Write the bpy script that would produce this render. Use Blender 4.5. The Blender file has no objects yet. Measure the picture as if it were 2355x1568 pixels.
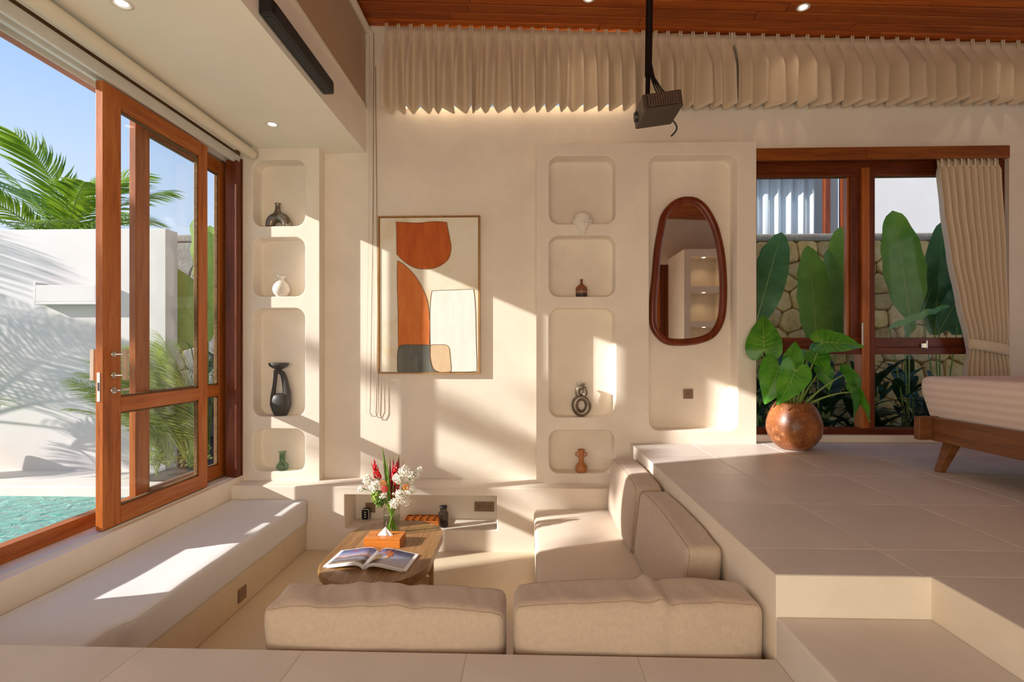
import bpy, bmesh, math, random
from mathutils import Vector, Matrix, geometry, noise

# ------------------------------------------------------------------ camera, sky, sun, area lights, exposure
scn = bpy.context.scene
COL = scn.collection
cam_d = bpy.data.cameras.new('camera')
cam = bpy.data.objects.new('camera', cam_d)
COL.objects.link(cam)
cam_d.sensor_fit = 'HORIZONTAL'
cam_d.sensor_width = 36.0
cam_d.lens = 1150.0 / 2355.0 * 36.0
cam_d.shift_y = (805.0 - 784.0) / 2355.0
cam_d.clip_start = 0.05
cam_d.clip_end = 300
cam.location = (0, 0, 1.10)
cam.rotation_euler = (math.pi / 2, 0, math.radians(1.768))
scn.camera = cam

world = bpy.data.worlds.new('sky')
scn.world = world
world.use_nodes = True
wn = world.node_tree.nodes
wl = world.node_tree.links
for n in list(wn):
    wn.remove(n)
w_out = wn.new('ShaderNodeOutputWorld')
w_bg = wn.new('ShaderNodeBackground')
w_tc = wn.new('ShaderNodeTexCoord')
w_sep = wn.new('ShaderNodeSeparateXYZ')
w_ramp = wn.new('ShaderNodeValToRGB')
wl.new(w_tc.outputs['Generated'], w_sep.inputs[0])
wl.new(w_sep.outputs['Z'], w_ramp.inputs[0])
wl.new(w_ramp.outputs['Color'], w_bg.inputs['Color'])
wl.new(w_bg.outputs[0], w_out.inputs['Surface'])
cr = w_ramp.color_ramp
cr.elements[0].position = 0.0
cr.elements[0].color = (0.60, 0.62, 0.66, 1)
cr.elements[1].position = 0.75
cr.elements[1].color = (0.12, 0.24, 0.58, 1)
e = cr.elements.new(0.18); e.color = (0.45, 0.53, 0.66, 1)
e = cr.elements.new(0.42); e.color = (0.25, 0.38, 0.64, 1)
w_bg.inputs['Strength'].default_value = 1.65

SUN = Vector((1.0, 0.37, -0.434)).normalized()
sun_d = bpy.data.lights.new('sun', 'SUN')
sun_d.energy = 8.0
sun_d.angle = math.radians(0.7)
sun_d.color = (1.0, 0.945, 0.90)
sun = bpy.data.objects.new('sun', sun_d)
COL.objects.link(sun)
sun.rotation_euler = SUN.to_track_quat('-Z', 'Y').to_euler()
sun.location = (-12, -4, 9)

def area(name, loc, look, sx, sy, power, color):
    d = bpy.data.lights.new(name, 'AREA')
    d.shape = 'RECTANGLE'
    d.size, d.size_y, d.energy, d.color = sx, sy, power, color
    o = bpy.data.objects.new(name, d)
    COL.objects.link(o)
    o.location = loc
    o.rotation_euler = Vector(look).to_track_quat('-Z', 'Z').to_euler()
    return o
# unseen warm fill lamp, added behind the photographer to brighten the room
area('rear_fill_light', (-0.3, -1.62, 1.0), (0.10, 1, 0.14), 3.2, 1.8, 86, (1.0, 0.84, 0.60))
# weaker unseen fill lamp, added outside the right wall
area('side_fill_light', (6.28, 1.4, 1.95), (-1, 0.1, 0), 2.6, 2.0, 12, (1.0, 0.86, 0.66))
# daylight behind the pleated clerestory curtain
area('clerestory_daylight', (-0.1, 4.80, 3.75), (0, -1, -0.35), 2.0, 0.5, 45, (1.0, 0.95, 0.88))

vs = scn.view_settings
vs.view_transform = 'Standard'
vs.look = 'None'
vs.gamma = 1.0
vs.use_curve_mapping = False
vs.exposure = 0.0
scn.display_settings.display_device = 'sRGB'

# ------------------------------------------------------------------ materials
def srgb(r, g, b):
    def f(v):
        v /= 255.0
        return v / 12.92 if v <= 0.04045 else ((v + 0.055) / 1.055) ** 2.4
    return (f(r), f(g), f(b), 1.0)

def new_mat(name):
    m = bpy.data.materials.new(name)
    m.use_nodes = True
    nt = m.node_tree
    b = nt.nodes['Principled BSDF']
    return m, nt, b

def mix_rgb(nt, fac, a, b, blend='MIX'):
    n = nt.nodes.new('ShaderNodeMix')
    n.data_type = 'RGBA'
    n.blend_type = blend
    if isinstance(fac, (int, float)):
        n.inputs[0].default_value = fac
    else:
        nt.links.new(fac, n.inputs[0])
    for i, v in ((6, a), (7, b)):
        if isinstance(v, tuple):
            n.inputs[i].default_value = v
        else:
            nt.links.new(v, n.inputs[i])
    return n.outputs[2]

def coords(nt, scale=(1, 1, 1), kind='Object', rnd=0.0, rot=(0, 0, 0)):
    tc = nt.nodes.new('ShaderNodeTexCoord')
    mp = nt.nodes.new('ShaderNodeMapping')
    mp.inputs['Scale'].default_value = scale
    mp.inputs['Rotation'].default_value = rot
    src = tc.outputs[kind]
    if rnd:
        oi = nt.nodes.new('ShaderNodeObjectInfo')
        ml = nt.nodes.new('ShaderNodeMath'); ml.operation = 'MULTIPLY'
        nt.links.new(oi.outputs['Random'], ml.inputs[0]); ml.inputs[1].default_value = rnd
        ad = nt.nodes.new('ShaderNodeVectorMath'); ad.operation = 'ADD'
        nt.links.new(src, ad.inputs[0]); nt.links.new(ml.outputs[0], ad.inputs[1])
        src = ad.outputs[0]
    nt.links.new(src, mp.inputs['Vector'])
    return mp.outputs[0]

def tex_noise(nt, vec, scale, detail=4, rough=0.6, dist=0.0):
    n = nt.nodes.new('ShaderNodeTexNoise')
    n.inputs['Scale'].default_value = scale
    n.inputs['Detail'].default_value = detail
    n.inputs['Roughness'].default_value = rough
    n.inputs['Distortion'].default_value = dist
    nt.links.new(vec, n.inputs['Vector'])
    return n.outputs[0]

def ramp(nt, fac, stops):
    n = nt.nodes.new('ShaderNodeValToRGB')
    el = n.color_ramp.elements
    el[0].position, el[0].color = stops[0]
    el[1].position, el[1].color = stops[-1]
    for p, c in stops[1:-1]:
        x = el.new(p); x.color = c
    nt.links.new(fac, n.inputs[0])
    return n.outputs[0]

def bump(nt, b, height, strength, dist=0.01):
    n = nt.nodes.new('ShaderNodeBump')
    n.inputs['Strength'].default_value = strength
    n.inputs['Distance'].default_value = dist
    nt.links.new(height, n.inputs['Height'])
    nt.links.new(n.outputs[0], b.inputs['Normal'])

def plain(name, col, rough=0.5, metal=0.0, var=0.06, scale=8.0, bmp=0.0, bscale=60, spec=0.5):
    m, nt, b = new_mat(name)
    v = coords(nt)
    f = tex_noise(nt, v, scale, 3)
    dark = tuple(c * (1 - var) for c in col[:3]) + (1,)
    lite = tuple(min(1, c * (1 + var)) for c in col[:3]) + (1,)
    nt.links.new(ramp(nt, f, [(0.3, dark), (0.7, lite)]), b.inputs['Base Color'])
    b.inputs['Roughness'].default_value = rough
    b.inputs['Metallic'].default_value = metal
    b.inputs['Specular IOR Level'].default_value = spec
    if bmp:
        bump(nt, b, tex_noise(nt, v, bscale, 4), bmp, 0.004)
    return m

def plaster(name, col, rough=0.75, cloud=0.05):
    m, nt, b = new_mat(name)
    v = coords(nt)
    big = tex_noise(nt, v, 1.7, 5, 0.62, 0.4)
    fine = tex_noise(nt, v, 14, 5, 0.7)
    dark = tuple(c * (1 - cloud * 1.6) for c in col[:3]) + (1,)
    lite = tuple(min(1, c * (1 + cloud)) for c in col[:3]) + (1,)
    c1 = ramp(nt, big, [(0.32, dark), (0.68, lite)])
    c2 = mix_rgb(nt, 0.10, c1, ramp(nt, fine, [(0.35, dark), (0.65, lite)]))
    nt.links.new(c2, b.inputs['Base Color'])
    b.inputs['Roughness'].default_value = rough
    b.inputs['Specular IOR Level'].default_value = 0.3
    bump(nt, b, mix_rgb(nt, 0.5, big, fine), 0.12, 0.01)
    return m

def wood(name, c_dark, c_mid, c_lite, axis='x', scale=1.0, rough=0.35, rnd=40.0, tone=0.35):
    m, nt, b = new_mat(name)
    k = {'x': (0.7, 9, 9), 'y': (9, 0.7, 9), 'z': (9, 9, 0.7)}[axis]
    v = coords(nt, tuple(q * scale for q in k), 'Object', rnd)
    g = tex_noise(nt, v, 2.2, 6, 0.65, 0.7)
    fine = tex_noise(nt, v, 14, 3, 0.6)
    c = ramp(nt, g, [(0.25, c_dark), (0.5, c_mid), (0.78, c_lite)])
    c = mix_rgb(nt, 0.22, c, ramp(nt, fine, [(0.3, c_dark), (0.75, c_lite)]))
    oi = nt.nodes.new('ShaderNodeObjectInfo')
    lo = 1 - tone
    c = mix_rgb(nt, 1.0, c, ramp(nt, oi.outputs['Random'], [(0.0, (lo, lo, lo, 1)), (1.0, (1, 1, 1, 1))]), 'MULTIPLY')
    nt.links.new(c, b.inputs['Base Color'])
    b.inputs['Roughness'].default_value = rough
    b.inputs['Specular IOR Level'].default_value = 0.35
    bump(nt, b, g, 0.08, 0.004)
    return m

def fabric(name, col, thread=260.0, rough=0.9, var=0.10, bmp=0.25):
    m, nt, b = new_mat(name)
    v = coords(nt)
    w1 = nt.nodes.new('ShaderNodeTexWave'); w1.bands_direction = 'X'
    w2 = nt.nodes.new('ShaderNodeTexWave'); w2.bands_direction = 'Z'
    w3 = nt.nodes.new('ShaderNodeTexWave'); w3.bands_direction = 'Y'
    for w in (w1, w2, w3):
        w.inputs['Scale'].default_value = thread / 6.28
        w.inputs['Distortion'].default_value = 1.5
        w.inputs['Detail'].default_value = 2
        w.inputs['Detail Scale'].default_value = 3
        nt.links.new(v, w.inputs['Vector'])
    h = mix_rgb(nt, 0.5, w1.outputs['Color'], w2.outputs['Color'])
    h = mix_rgb(nt, 0.33, h, w3.outputs['Color'])
    mott = tex_noise(nt, v, 55, 4, 0.7)
    dark = tuple(c * (1 - var) for c in col[:3]) + (1,)
    lite = tuple(min(1, c * (1 + var)) for c in col[:3]) + (1,)
    c = ramp(nt, mott, [(0.3, dark), (0.7, lite)])
    c = mix_rgb(nt, 0.25, c, ramp(nt, h, [(0.1, dark), (0.9, lite)]))
    nt.links.new(c, b.inputs['Base Color'])
    b.inputs['Roughness'].default_value = rough
    b.inputs['Specular IOR Level'].default_value = 0.2
    b.inputs['Sheen Weight'].default_value = 0.25
    bump(nt, b, h, bmp, 0.002)
    return m

def glass(name, tint=(0.97, 0.985, 0.98, 1), gloss=1.45, rough=0.0):
    m = bpy.data.materials.new(name)
    m.use_nodes = True
    nt = m.node_tree
    for n in list(nt.nodes):
        nt.nodes.remove(n)
    out = nt.nodes.new('ShaderNodeOutputMaterial')
    mx = nt.nodes.new('ShaderNodeMixShader')
    tr = nt.nodes.new('ShaderNodeBsdfTransparent')
    gl = nt.nodes.new('ShaderNodeBsdfGlossy')
    lw = nt.nodes.new('ShaderNodeLayerWeight')
    lw.inputs[0].default_value = 0.5
    pw = nt.nodes.new('ShaderNodeMath'); pw.operation = 'POWER'; pw.inputs[1].default_value = 4.0
    nt.links.new(lw.outputs['Facing'], pw.inputs[0])
    fr = nt.nodes.new('ShaderNodeMath'); fr.operation = 'MULTIPLY_ADD'
    fr.inputs[1].default_value = 0.75
    fr.inputs[2].default_value = (gloss - 1) ** 2 / (gloss + 1) ** 2
    nt.links.new(pw.outputs[0], fr.inputs[0])
    tr.inputs[0].default_value = tint
    gl.inputs['Roughness'].default_value = rough
    nt.links.new(fr.outputs[0], mx.inputs[0])
    nt.links.new(tr.outputs[0], mx.inputs[1])
    nt.links.new(gl.outputs[0], mx.inputs[2])
    nt.links.new(mx.outputs[0], out.inputs[0])
    return m

def leafmat(name, c_dark, c_lite, trans=0.35, rough=0.35, scale=3.0, rnd=7.0, vein=None):
    m, nt, b = new_mat(name)
    v = coords(nt, (1, 1, 1), 'Object', rnd)
    f = tex_noise(nt, v, scale, 3)
    c = ramp(nt, f, [(0.25, c_dark), (0.75, c_lite)])
    oi = nt.nodes.new('ShaderNodeObjectInfo')
    c = mix_rgb(nt, 1.0, c, ramp(nt, oi.outputs['Random'], [(0.0, (0.72, 0.72, 0.72, 1)), (1.0, (1, 1, 1, 1))]), 'MULTIPLY')
    if vein:
        # fine parallel side veins running out from the midrib towards the tip
        tc2 = nt.nodes.new('ShaderNodeTexCoord')
        sp = nt.nodes.new('ShaderNodeSeparateXYZ'); nt.links.new(tc2.outputs['Object'], sp.inputs[0])
        ab = nt.nodes.new('ShaderNodeMath'); ab.operation = 'ABSOLUTE'; nt.links.new(sp.outputs['X'], ab.inputs[0])
        ma = nt.nodes.new('ShaderNodeMath'); ma.operation = 'MULTIPLY_ADD'; ma.inputs[1].default_value = -0.45
        nt.links.new(ab.outputs[0], ma.inputs[0]); nt.links.new(sp.outputs['Y'], ma.inputs[2])
        cb_ = nt.nodes.new('ShaderNodeCombineXYZ'); nt.links.new(ma.outputs[0], cb_.inputs[0])
        wv_ = nt.nodes.new('ShaderNodeTexWave'); wv_.inputs['Scale'].default_value = vein; wv_.inputs['Distortion'].default_value = 0.6
        nt.links.new(cb_.outputs[0], wv_.inputs['Vector'])
        c = mix_rgb(nt, 1.0, c, ramp(nt, wv_.outputs['Fac'], [(0.15, (0.80, 0.84, 0.80, 1)), (0.6, (1, 1, 1, 1))]), 'MULTIPLY')
        bump(nt, b, wv_.outputs['Fac'], 0.25, 0.004)
    nt.links.new(c, b.inputs['Base Color'])
    b.inputs['Roughness'].default_value = rough
    tl = nt.nodes.new('ShaderNodeBsdfTranslucent')
    nt.links.new(mix_rgb(nt, 1.0, c, (1.0, 1.0, 0.55, 1), 'MULTIPLY'), tl.inputs[0])
    mx = nt.nodes.new('ShaderNodeMixShader')
    mx.inputs[0].default_value = trans
    nt.links.new(b.outputs[0], mx.inputs[1])
    nt.links.new(tl.outputs[0], mx.inputs[2])
    nt.links.new(mx.outputs[0], nt.nodes['Material Output'].inputs[0])
    return m

def emit(name, col, strength):
    m, nt, b = new_mat(name)
    b.inputs['Base Color'].default_value = col
    b.inputs['Emission Color'].default_value = col
    b.inputs['Emission Strength'].default_value = strength
    return m

M = {}
M['plaster'] = plaster('cream_plaster', srgb(240, 227, 210))
M['niche'] = M['plaster']
M['soffit'] = plaster('soffit_plaster', srgb(246, 238, 222), 0.8, 0.02)
M['floor'] = plaster('concrete_tile', srgb(218, 209, 201), 0.42, 0.06)
M['grout'] = plaster('pale_grout', srgb(214, 203, 186), 0.8, 0.03)
M['pitfloor'] = plaster('pit_cement', srgb(226, 207, 178), 0.5, 0.04)
M['white_wall'] = plaster('white_render', srgb(206, 201, 196), 0.85, 0.03)
M['deck'] = plaster('deck_stone', srgb(226, 216, 204), 0.7, 0.05)
M['soil'] = plain('soil', srgb(58, 46, 36), 0.95, 0, 0.3, 12, 0.6, 40)
TEAKS = (srgb(124, 58, 14), srgb(186, 100, 38), srgb(212, 134, 66))
M['teak_z'] = wood('teak_upright', *TEAKS, axis='z', tone=0.15)
M['teak_y'] = wood('teak_along_wall', *TEAKS, axis='y', tone=0.15)
M['teak_x'] = wood('teak_across', *TEAKS, axis='x', tone=0.15)
DARKT = (srgb(66, 22, 6), srgb(108, 46, 16), srgb(146, 74, 28))
M['dark_z'] = wood('dark_teak_upright', *DARKT, axis='z', rough=0.5, tone=0.1)
M['dark_x'] = wood('dark_teak_across', *DARKT, axis='x', tone=0.1)
M['pelmet'] = wood('pelmet_wood', srgb(92, 40, 14), srgb(142, 76, 30), srgb(170, 100, 44), axis='x', tone=0.1)
M['ceil'] = wood('ceiling_plank', srgb(112, 40, 4), srgb(182, 84, 18), srgb(214, 120, 34), axis='x', scale=0.8, rough=0.42, tone=0.35)
M['tablewood'] = wood('table_oak', srgb(98, 66, 34), srgb(150, 110, 66), srgb(182, 142, 92), axis='y', scale=1.3, rough=0.32, tone=0.18)
M['bedwood'] = wood('bed_walnut', srgb(78, 44, 22), srgb(128, 78, 42), srgb(158, 104, 60), axis='y', rough=0.4, tone=0.1)
M['bedwood_x'] = wood('bed_walnut_across', srgb(78, 44, 22), srgb(128, 78, 42), srgb(158, 104, 60), axis='x', rough=0.4, tone=0.1)
M['bamboo'] = wood('bamboo_box', srgb(176, 92, 28), srgb(214, 128, 50), srgb(232, 152, 72), axis='x', rough=0.35, tone=0.05)
M['roughwood'] = wood('rough_wood', srgb(70, 48, 28), srgb(116, 86, 54), srgb(150, 118, 80), axis='y', scale=2.0, rough=0.9, tone=0.05)
M['mirrorwood'] = wood('mirror_frame', srgb(70, 20, 8), srgb(112, 46, 18), srgb(140, 66, 28), axis='z', rough=0.28, tone=0.0)
M['linen'] = fabric('cushion_linen', srgb(196, 175, 156))
M['seat'] = fabric('seat_canvas', srgb(226, 208, 186), 300, 0.9, 0.04, 0.12)
M['bench'] = fabric('bench_canvas', srgb(226, 223, 220), 320, 0.9, 0.03, 0.10)
M['curtain'] = fabric('curtain_cloth', srgb(224, 204, 178), 420, 0.9, 0.03, 0.08)
M['screen_cloth'] = fabric('blind_cloth', srgb(176, 142, 104), 500, 0.85, 0.03, 0.08)
M['white_cloth'] = fabric('sheer_white', srgb(240, 240, 238), 300, 0.9, 0.03, 0.1)
M['alu'] = plain('white_aluminium', srgb(226, 221, 210), 0.4, 0.0, 0.03, 6)
M['blindtube'] = plain('blind_vinyl', srgb(226, 214, 192), 0.6, 0.0, 0.03, 6)
M['steel'] = plain('brushed_steel', srgb(206, 202, 196), 0.25, 0.9, 0.05, 30)
M['black'] = plain('black_plastic', srgb(24, 23, 24), 0.42, 0.0, 0.1, 10)
M['blackmetal'] = plain('black_metal', srgb(14, 13, 15), 0.3, 0.3, 0.1, 10)
M['soundbar'] = plain('dark_cloth_grille', srgb(38, 40, 42), 0.6, 0.0, 0.15, 60, 0.3, 220)
M['charcoal'] = plain('charcoal_ceramic', srgb(62, 58, 54), 0.5, 0.0, 0.08, 20, 0.2, 80)
M['pewter'] = plain('pewter_glaze', srgb(128, 116, 100), 0.28, 0.65, 0.25, 16, 0.15, 60)
M['white_ceramic'] = plain('white_ceramic', srgb(238, 228, 214), 0.7, 0.0, 0.05, 20, 0.5, 90)
M['gypsum'] = plain('gypsum_white', srgb(232, 222, 208), 0.8, 0.0, 0.05, 30, 0.4, 80)
M['terra'] = plain('terracotta_ceramic', srgb(178, 112, 62), 0.6, 0.0, 0.12, 18, 0.3, 60)
M['outlet'] = plain('bronze_plate', srgb(150, 124, 102), 0.35, 0.5, 0.05, 20)
M['outlet_dark'] = plain('outlet_slot', srgb(40, 30, 24), 0.5, 0.0, 0.05, 20)
M['glass'] = glass('window_glass', gloss=1.2)
M['vaseglass'] = glass('vase_glass', (0.95, 0.97, 0.94, 1), 1.3)
M['smoke'] = glass('smoked_glass', (0.66, 0.63, 0.60, 1), 1.45)
M['greenglass'] = glass('pale_green_glass', (0.72, 0.84, 0.74, 1), 1.5)
M['paper'] = plain('white_paper', srgb(244, 243, 242), 0.8, 0.0, 0.02, 10)
M['sheet'] = fabric('bed_sheet', srgb(224, 202, 190), 420, 0.85, 0.02, 0.06)
M['bulb'] = emit('lit_downlight', (1.0, 0.88, 0.68, 1), 6.0)
m, nt, b = new_mat('mirror_silver')
b.inputs['Base Color'].default_value = (0.86, 0.86, 0.84, 1)
b.inputs['Metallic'].default_value = 1.0
b.inputs['Roughness'].default_value = 0.015
mv = coords(nt); nt.links.new(ramp(nt, tex_noise(nt, mv, 3, 2), [(0.2, (0.84, 0.84, 0.82, 1)), (0.8, (0.88, 0.88, 0.86, 1))]), b.inputs['Base Color'])
M['mirror'] = m
M['palm'] = leafmat('palm_leaflet', srgb(96, 142, 36), srgb(178, 206, 76), 0.42)
M['areca'] = leafmat('areca_leaflet', srgb(124, 156, 70), srgb(200, 210, 124), 0.40)
M['banana'] = leafmat('banana_leaf', srgb(150, 186, 84), srgb(204, 226, 124), 0.35, 0.3, vein=12)
M['heliconia'] = leafmat('broad_leaf', srgb(104, 160, 62), srgb(160, 204, 96), 0.34, 0.32, vein=14)
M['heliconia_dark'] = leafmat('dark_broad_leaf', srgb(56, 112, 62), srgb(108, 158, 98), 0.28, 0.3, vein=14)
M['shrub'] = leafmat('undergrowth_leaf', srgb(22, 48, 26), srgb(52, 92, 48), 0.2, 0.4)
M['alocasia'] = leafmat('alocasia_leaf', srgb(48, 136, 34), srgb(120, 192, 60), 0.28, 0.32)
M['vein'] = plain('leaf_vein', srgb(150, 186, 92), 0.45, 0, 0.06, 10)
M['stalk'] = plain('green_stalk', srgb(132, 160, 72), 0.45, 0, 0.12, 8)
M['midrib'] = plain('pale_midrib', srgb(150, 168, 84), 0.45, 0, 0.1, 8)
M['trunk'] = plain('palm_trunk', srgb(122, 104, 78), 0.9, 0, 0.25, 14, 0.6, 30)
M['stone_cap'] = plain('grey_coping', srgb(150, 142, 130), 0.9, 0, 0.2, 30, 0.6, 60)
m, nt, b = new_mat('lava_stone')
v = coords(nt, (1, 1, 1), 'Object', 9.0)
f1 = tex_noise(nt, v, 7, 6, 0.7)
oi = nt.nodes.new('ShaderNodeObjectInfo')
c = ramp(nt, f1, [(0.25, srgb(176, 146, 90)), (0.5, srgb(236, 210, 150)), (0.75, srgb(252, 238, 200))])
c = mix_rgb(nt, 1.0, c, ramp(nt, oi.outputs['Random'], [(0.0, srgb(205, 195, 185)), (0.5, srgb(255, 240, 215)), (1.0, srgb(240, 225, 190))]), 'MULTIPLY')
nt.links.new(c, b.inputs['Base Color'])
b.inputs['Roughness'].default_value = 0.95
bump(nt, b, tex_noise(nt, v, 40, 5, 0.7), 0.7, 0.02)
M['stone'] = m
M['linen_seam'] = plain('seam_thread', srgb(176, 154, 132), 0.9, 0, 0.05, 30)
m, nt, b = new_mat('grey_stone')
v = coords(nt, (1, 1, 1), 'Object', 9.0)
c = ramp(nt, tex_noise(nt, v, 7, 6, 0.7), [(0.25, srgb(120, 116, 108)), (0.75, srgb(178, 172, 160))])
nt.links.new(c, b.inputs['Base Color'])
b.inputs['Roughness'].default_value = 0.95
bump(nt, b, tex_noise(nt, v, 40, 5, 0.7), 0.7, 0.02)
M['stone_grey'] = m
M['mortar'] = plain('dark_mortar', srgb(146, 124, 86), 0.95, 0, 0.2, 20, 0.5, 60)
# pool water: turquoise with wind ripples
m, nt, b = new_mat('pool_water')
v = coords(nt, (1.0, 2.6, 1))
rip = tex_noise(nt, v, 5.5, 4, 0.55, 1.2)
c = ramp(nt, tex_noise(nt, coords(nt), 0.6, 2), [(0.3, srgb(66, 148, 134)), (0.7, srgb(96, 170, 154))])
nt.links.new(c, b.inputs['Base Color'])
b.inputs['Roughness'].default_value = 0.06
b.inputs['IOR'].default_value = 1.33
bump(nt, b, rip, 0.9, 0.07)
M['water'] = m
# speckled copper-brown glaze of the big pot
m, nt, b = new_mat('speckled_pot')
v = coords(nt)
f1 = tex_noise(nt, v, 5, 6, 0.65, 0.6)
f2 = tex_noise(nt, v, 26, 5, 0.75)
c = ramp(nt, f1, [(0.3, srgb(88, 44, 22)), (0.5, srgb(140, 82, 42)), (0.7, srgb(168, 104, 58))])
c = mix_rgb(nt, ramp(nt, f2, [(0.55, (0, 0, 0, 1)), (0.68, (0.8, 0.8, 0.8, 1))]), c, srgb(206, 152, 96))
nt.links.new(c, b.inputs['Base Color'])
b.inputs['Roughness'].default_value = 0.38
bump(nt, b, f2, 0.15, 0.004)
M['pot'] = m
# striped hotel sheet
m, nt, b = new_mat('striped_sheet')
v = coords(nt)
wv = nt.nodes.new('ShaderNodeTexWave'); wv.bands_direction = 'Z'
wv.inputs['Scale'].default_value = 6.5
nt.links.new(v, wv.inputs['Vector'])
c = ramp(nt, wv.outputs['Color'], [(0.45, srgb(222, 199, 187)), (0.55, srgb(231, 211, 200))])
nt.links.new(c, b.inputs['Base Color'])
b.inputs['Roughness'].default_value = 0.75
M['sheet'] = m
# two-tone glaze of the small bottle
def banded(name, stops, z0, z1, rough=0.45):
    m, nt, b = new_mat(name)
    tc = nt.nodes.new('ShaderNodeTexCoord')
    sp = nt.nodes.new('ShaderNodeSeparateXYZ')
    mr = nt.nodes.new('ShaderNodeMapRange')
    mr.inputs[1].default_value, mr.inputs[2].default_value = z0, z1
    nz = tex_noise(nt, tc.outputs['Object'], 40, 3)
    ad = nt.nodes.new('ShaderNodeMath'); ad.operation = 'MULTIPLY_ADD'
    nt.links.new(tc.outputs['Object'], sp.inputs[0])
    nt.links.new(sp.outputs['Z'], mr.inputs[0])
    nt.links.new(nz, ad.inputs[0]); ad.inputs[1].default_value = 0.12
    nt.links.new(mr.outputs[0], ad.inputs[2])
    nt.links.new(ramp(nt, ad.outputs[0], stops), b.inputs['Base Color'])
    b.inputs['Roughness'].default_value = rough
    return m
M['bottle'] = banded('banded_brown_glaze', [(0.0, srgb(46, 40, 44)), (0.26, srgb(58, 46, 46)), (0.34, srgb(168, 112, 72)), (0.46, srgb(110, 66, 44)), (0.62, srgb(150, 84, 48)), (1.0, srgb(96, 54, 36))], 0.0, 0.15)

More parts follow.
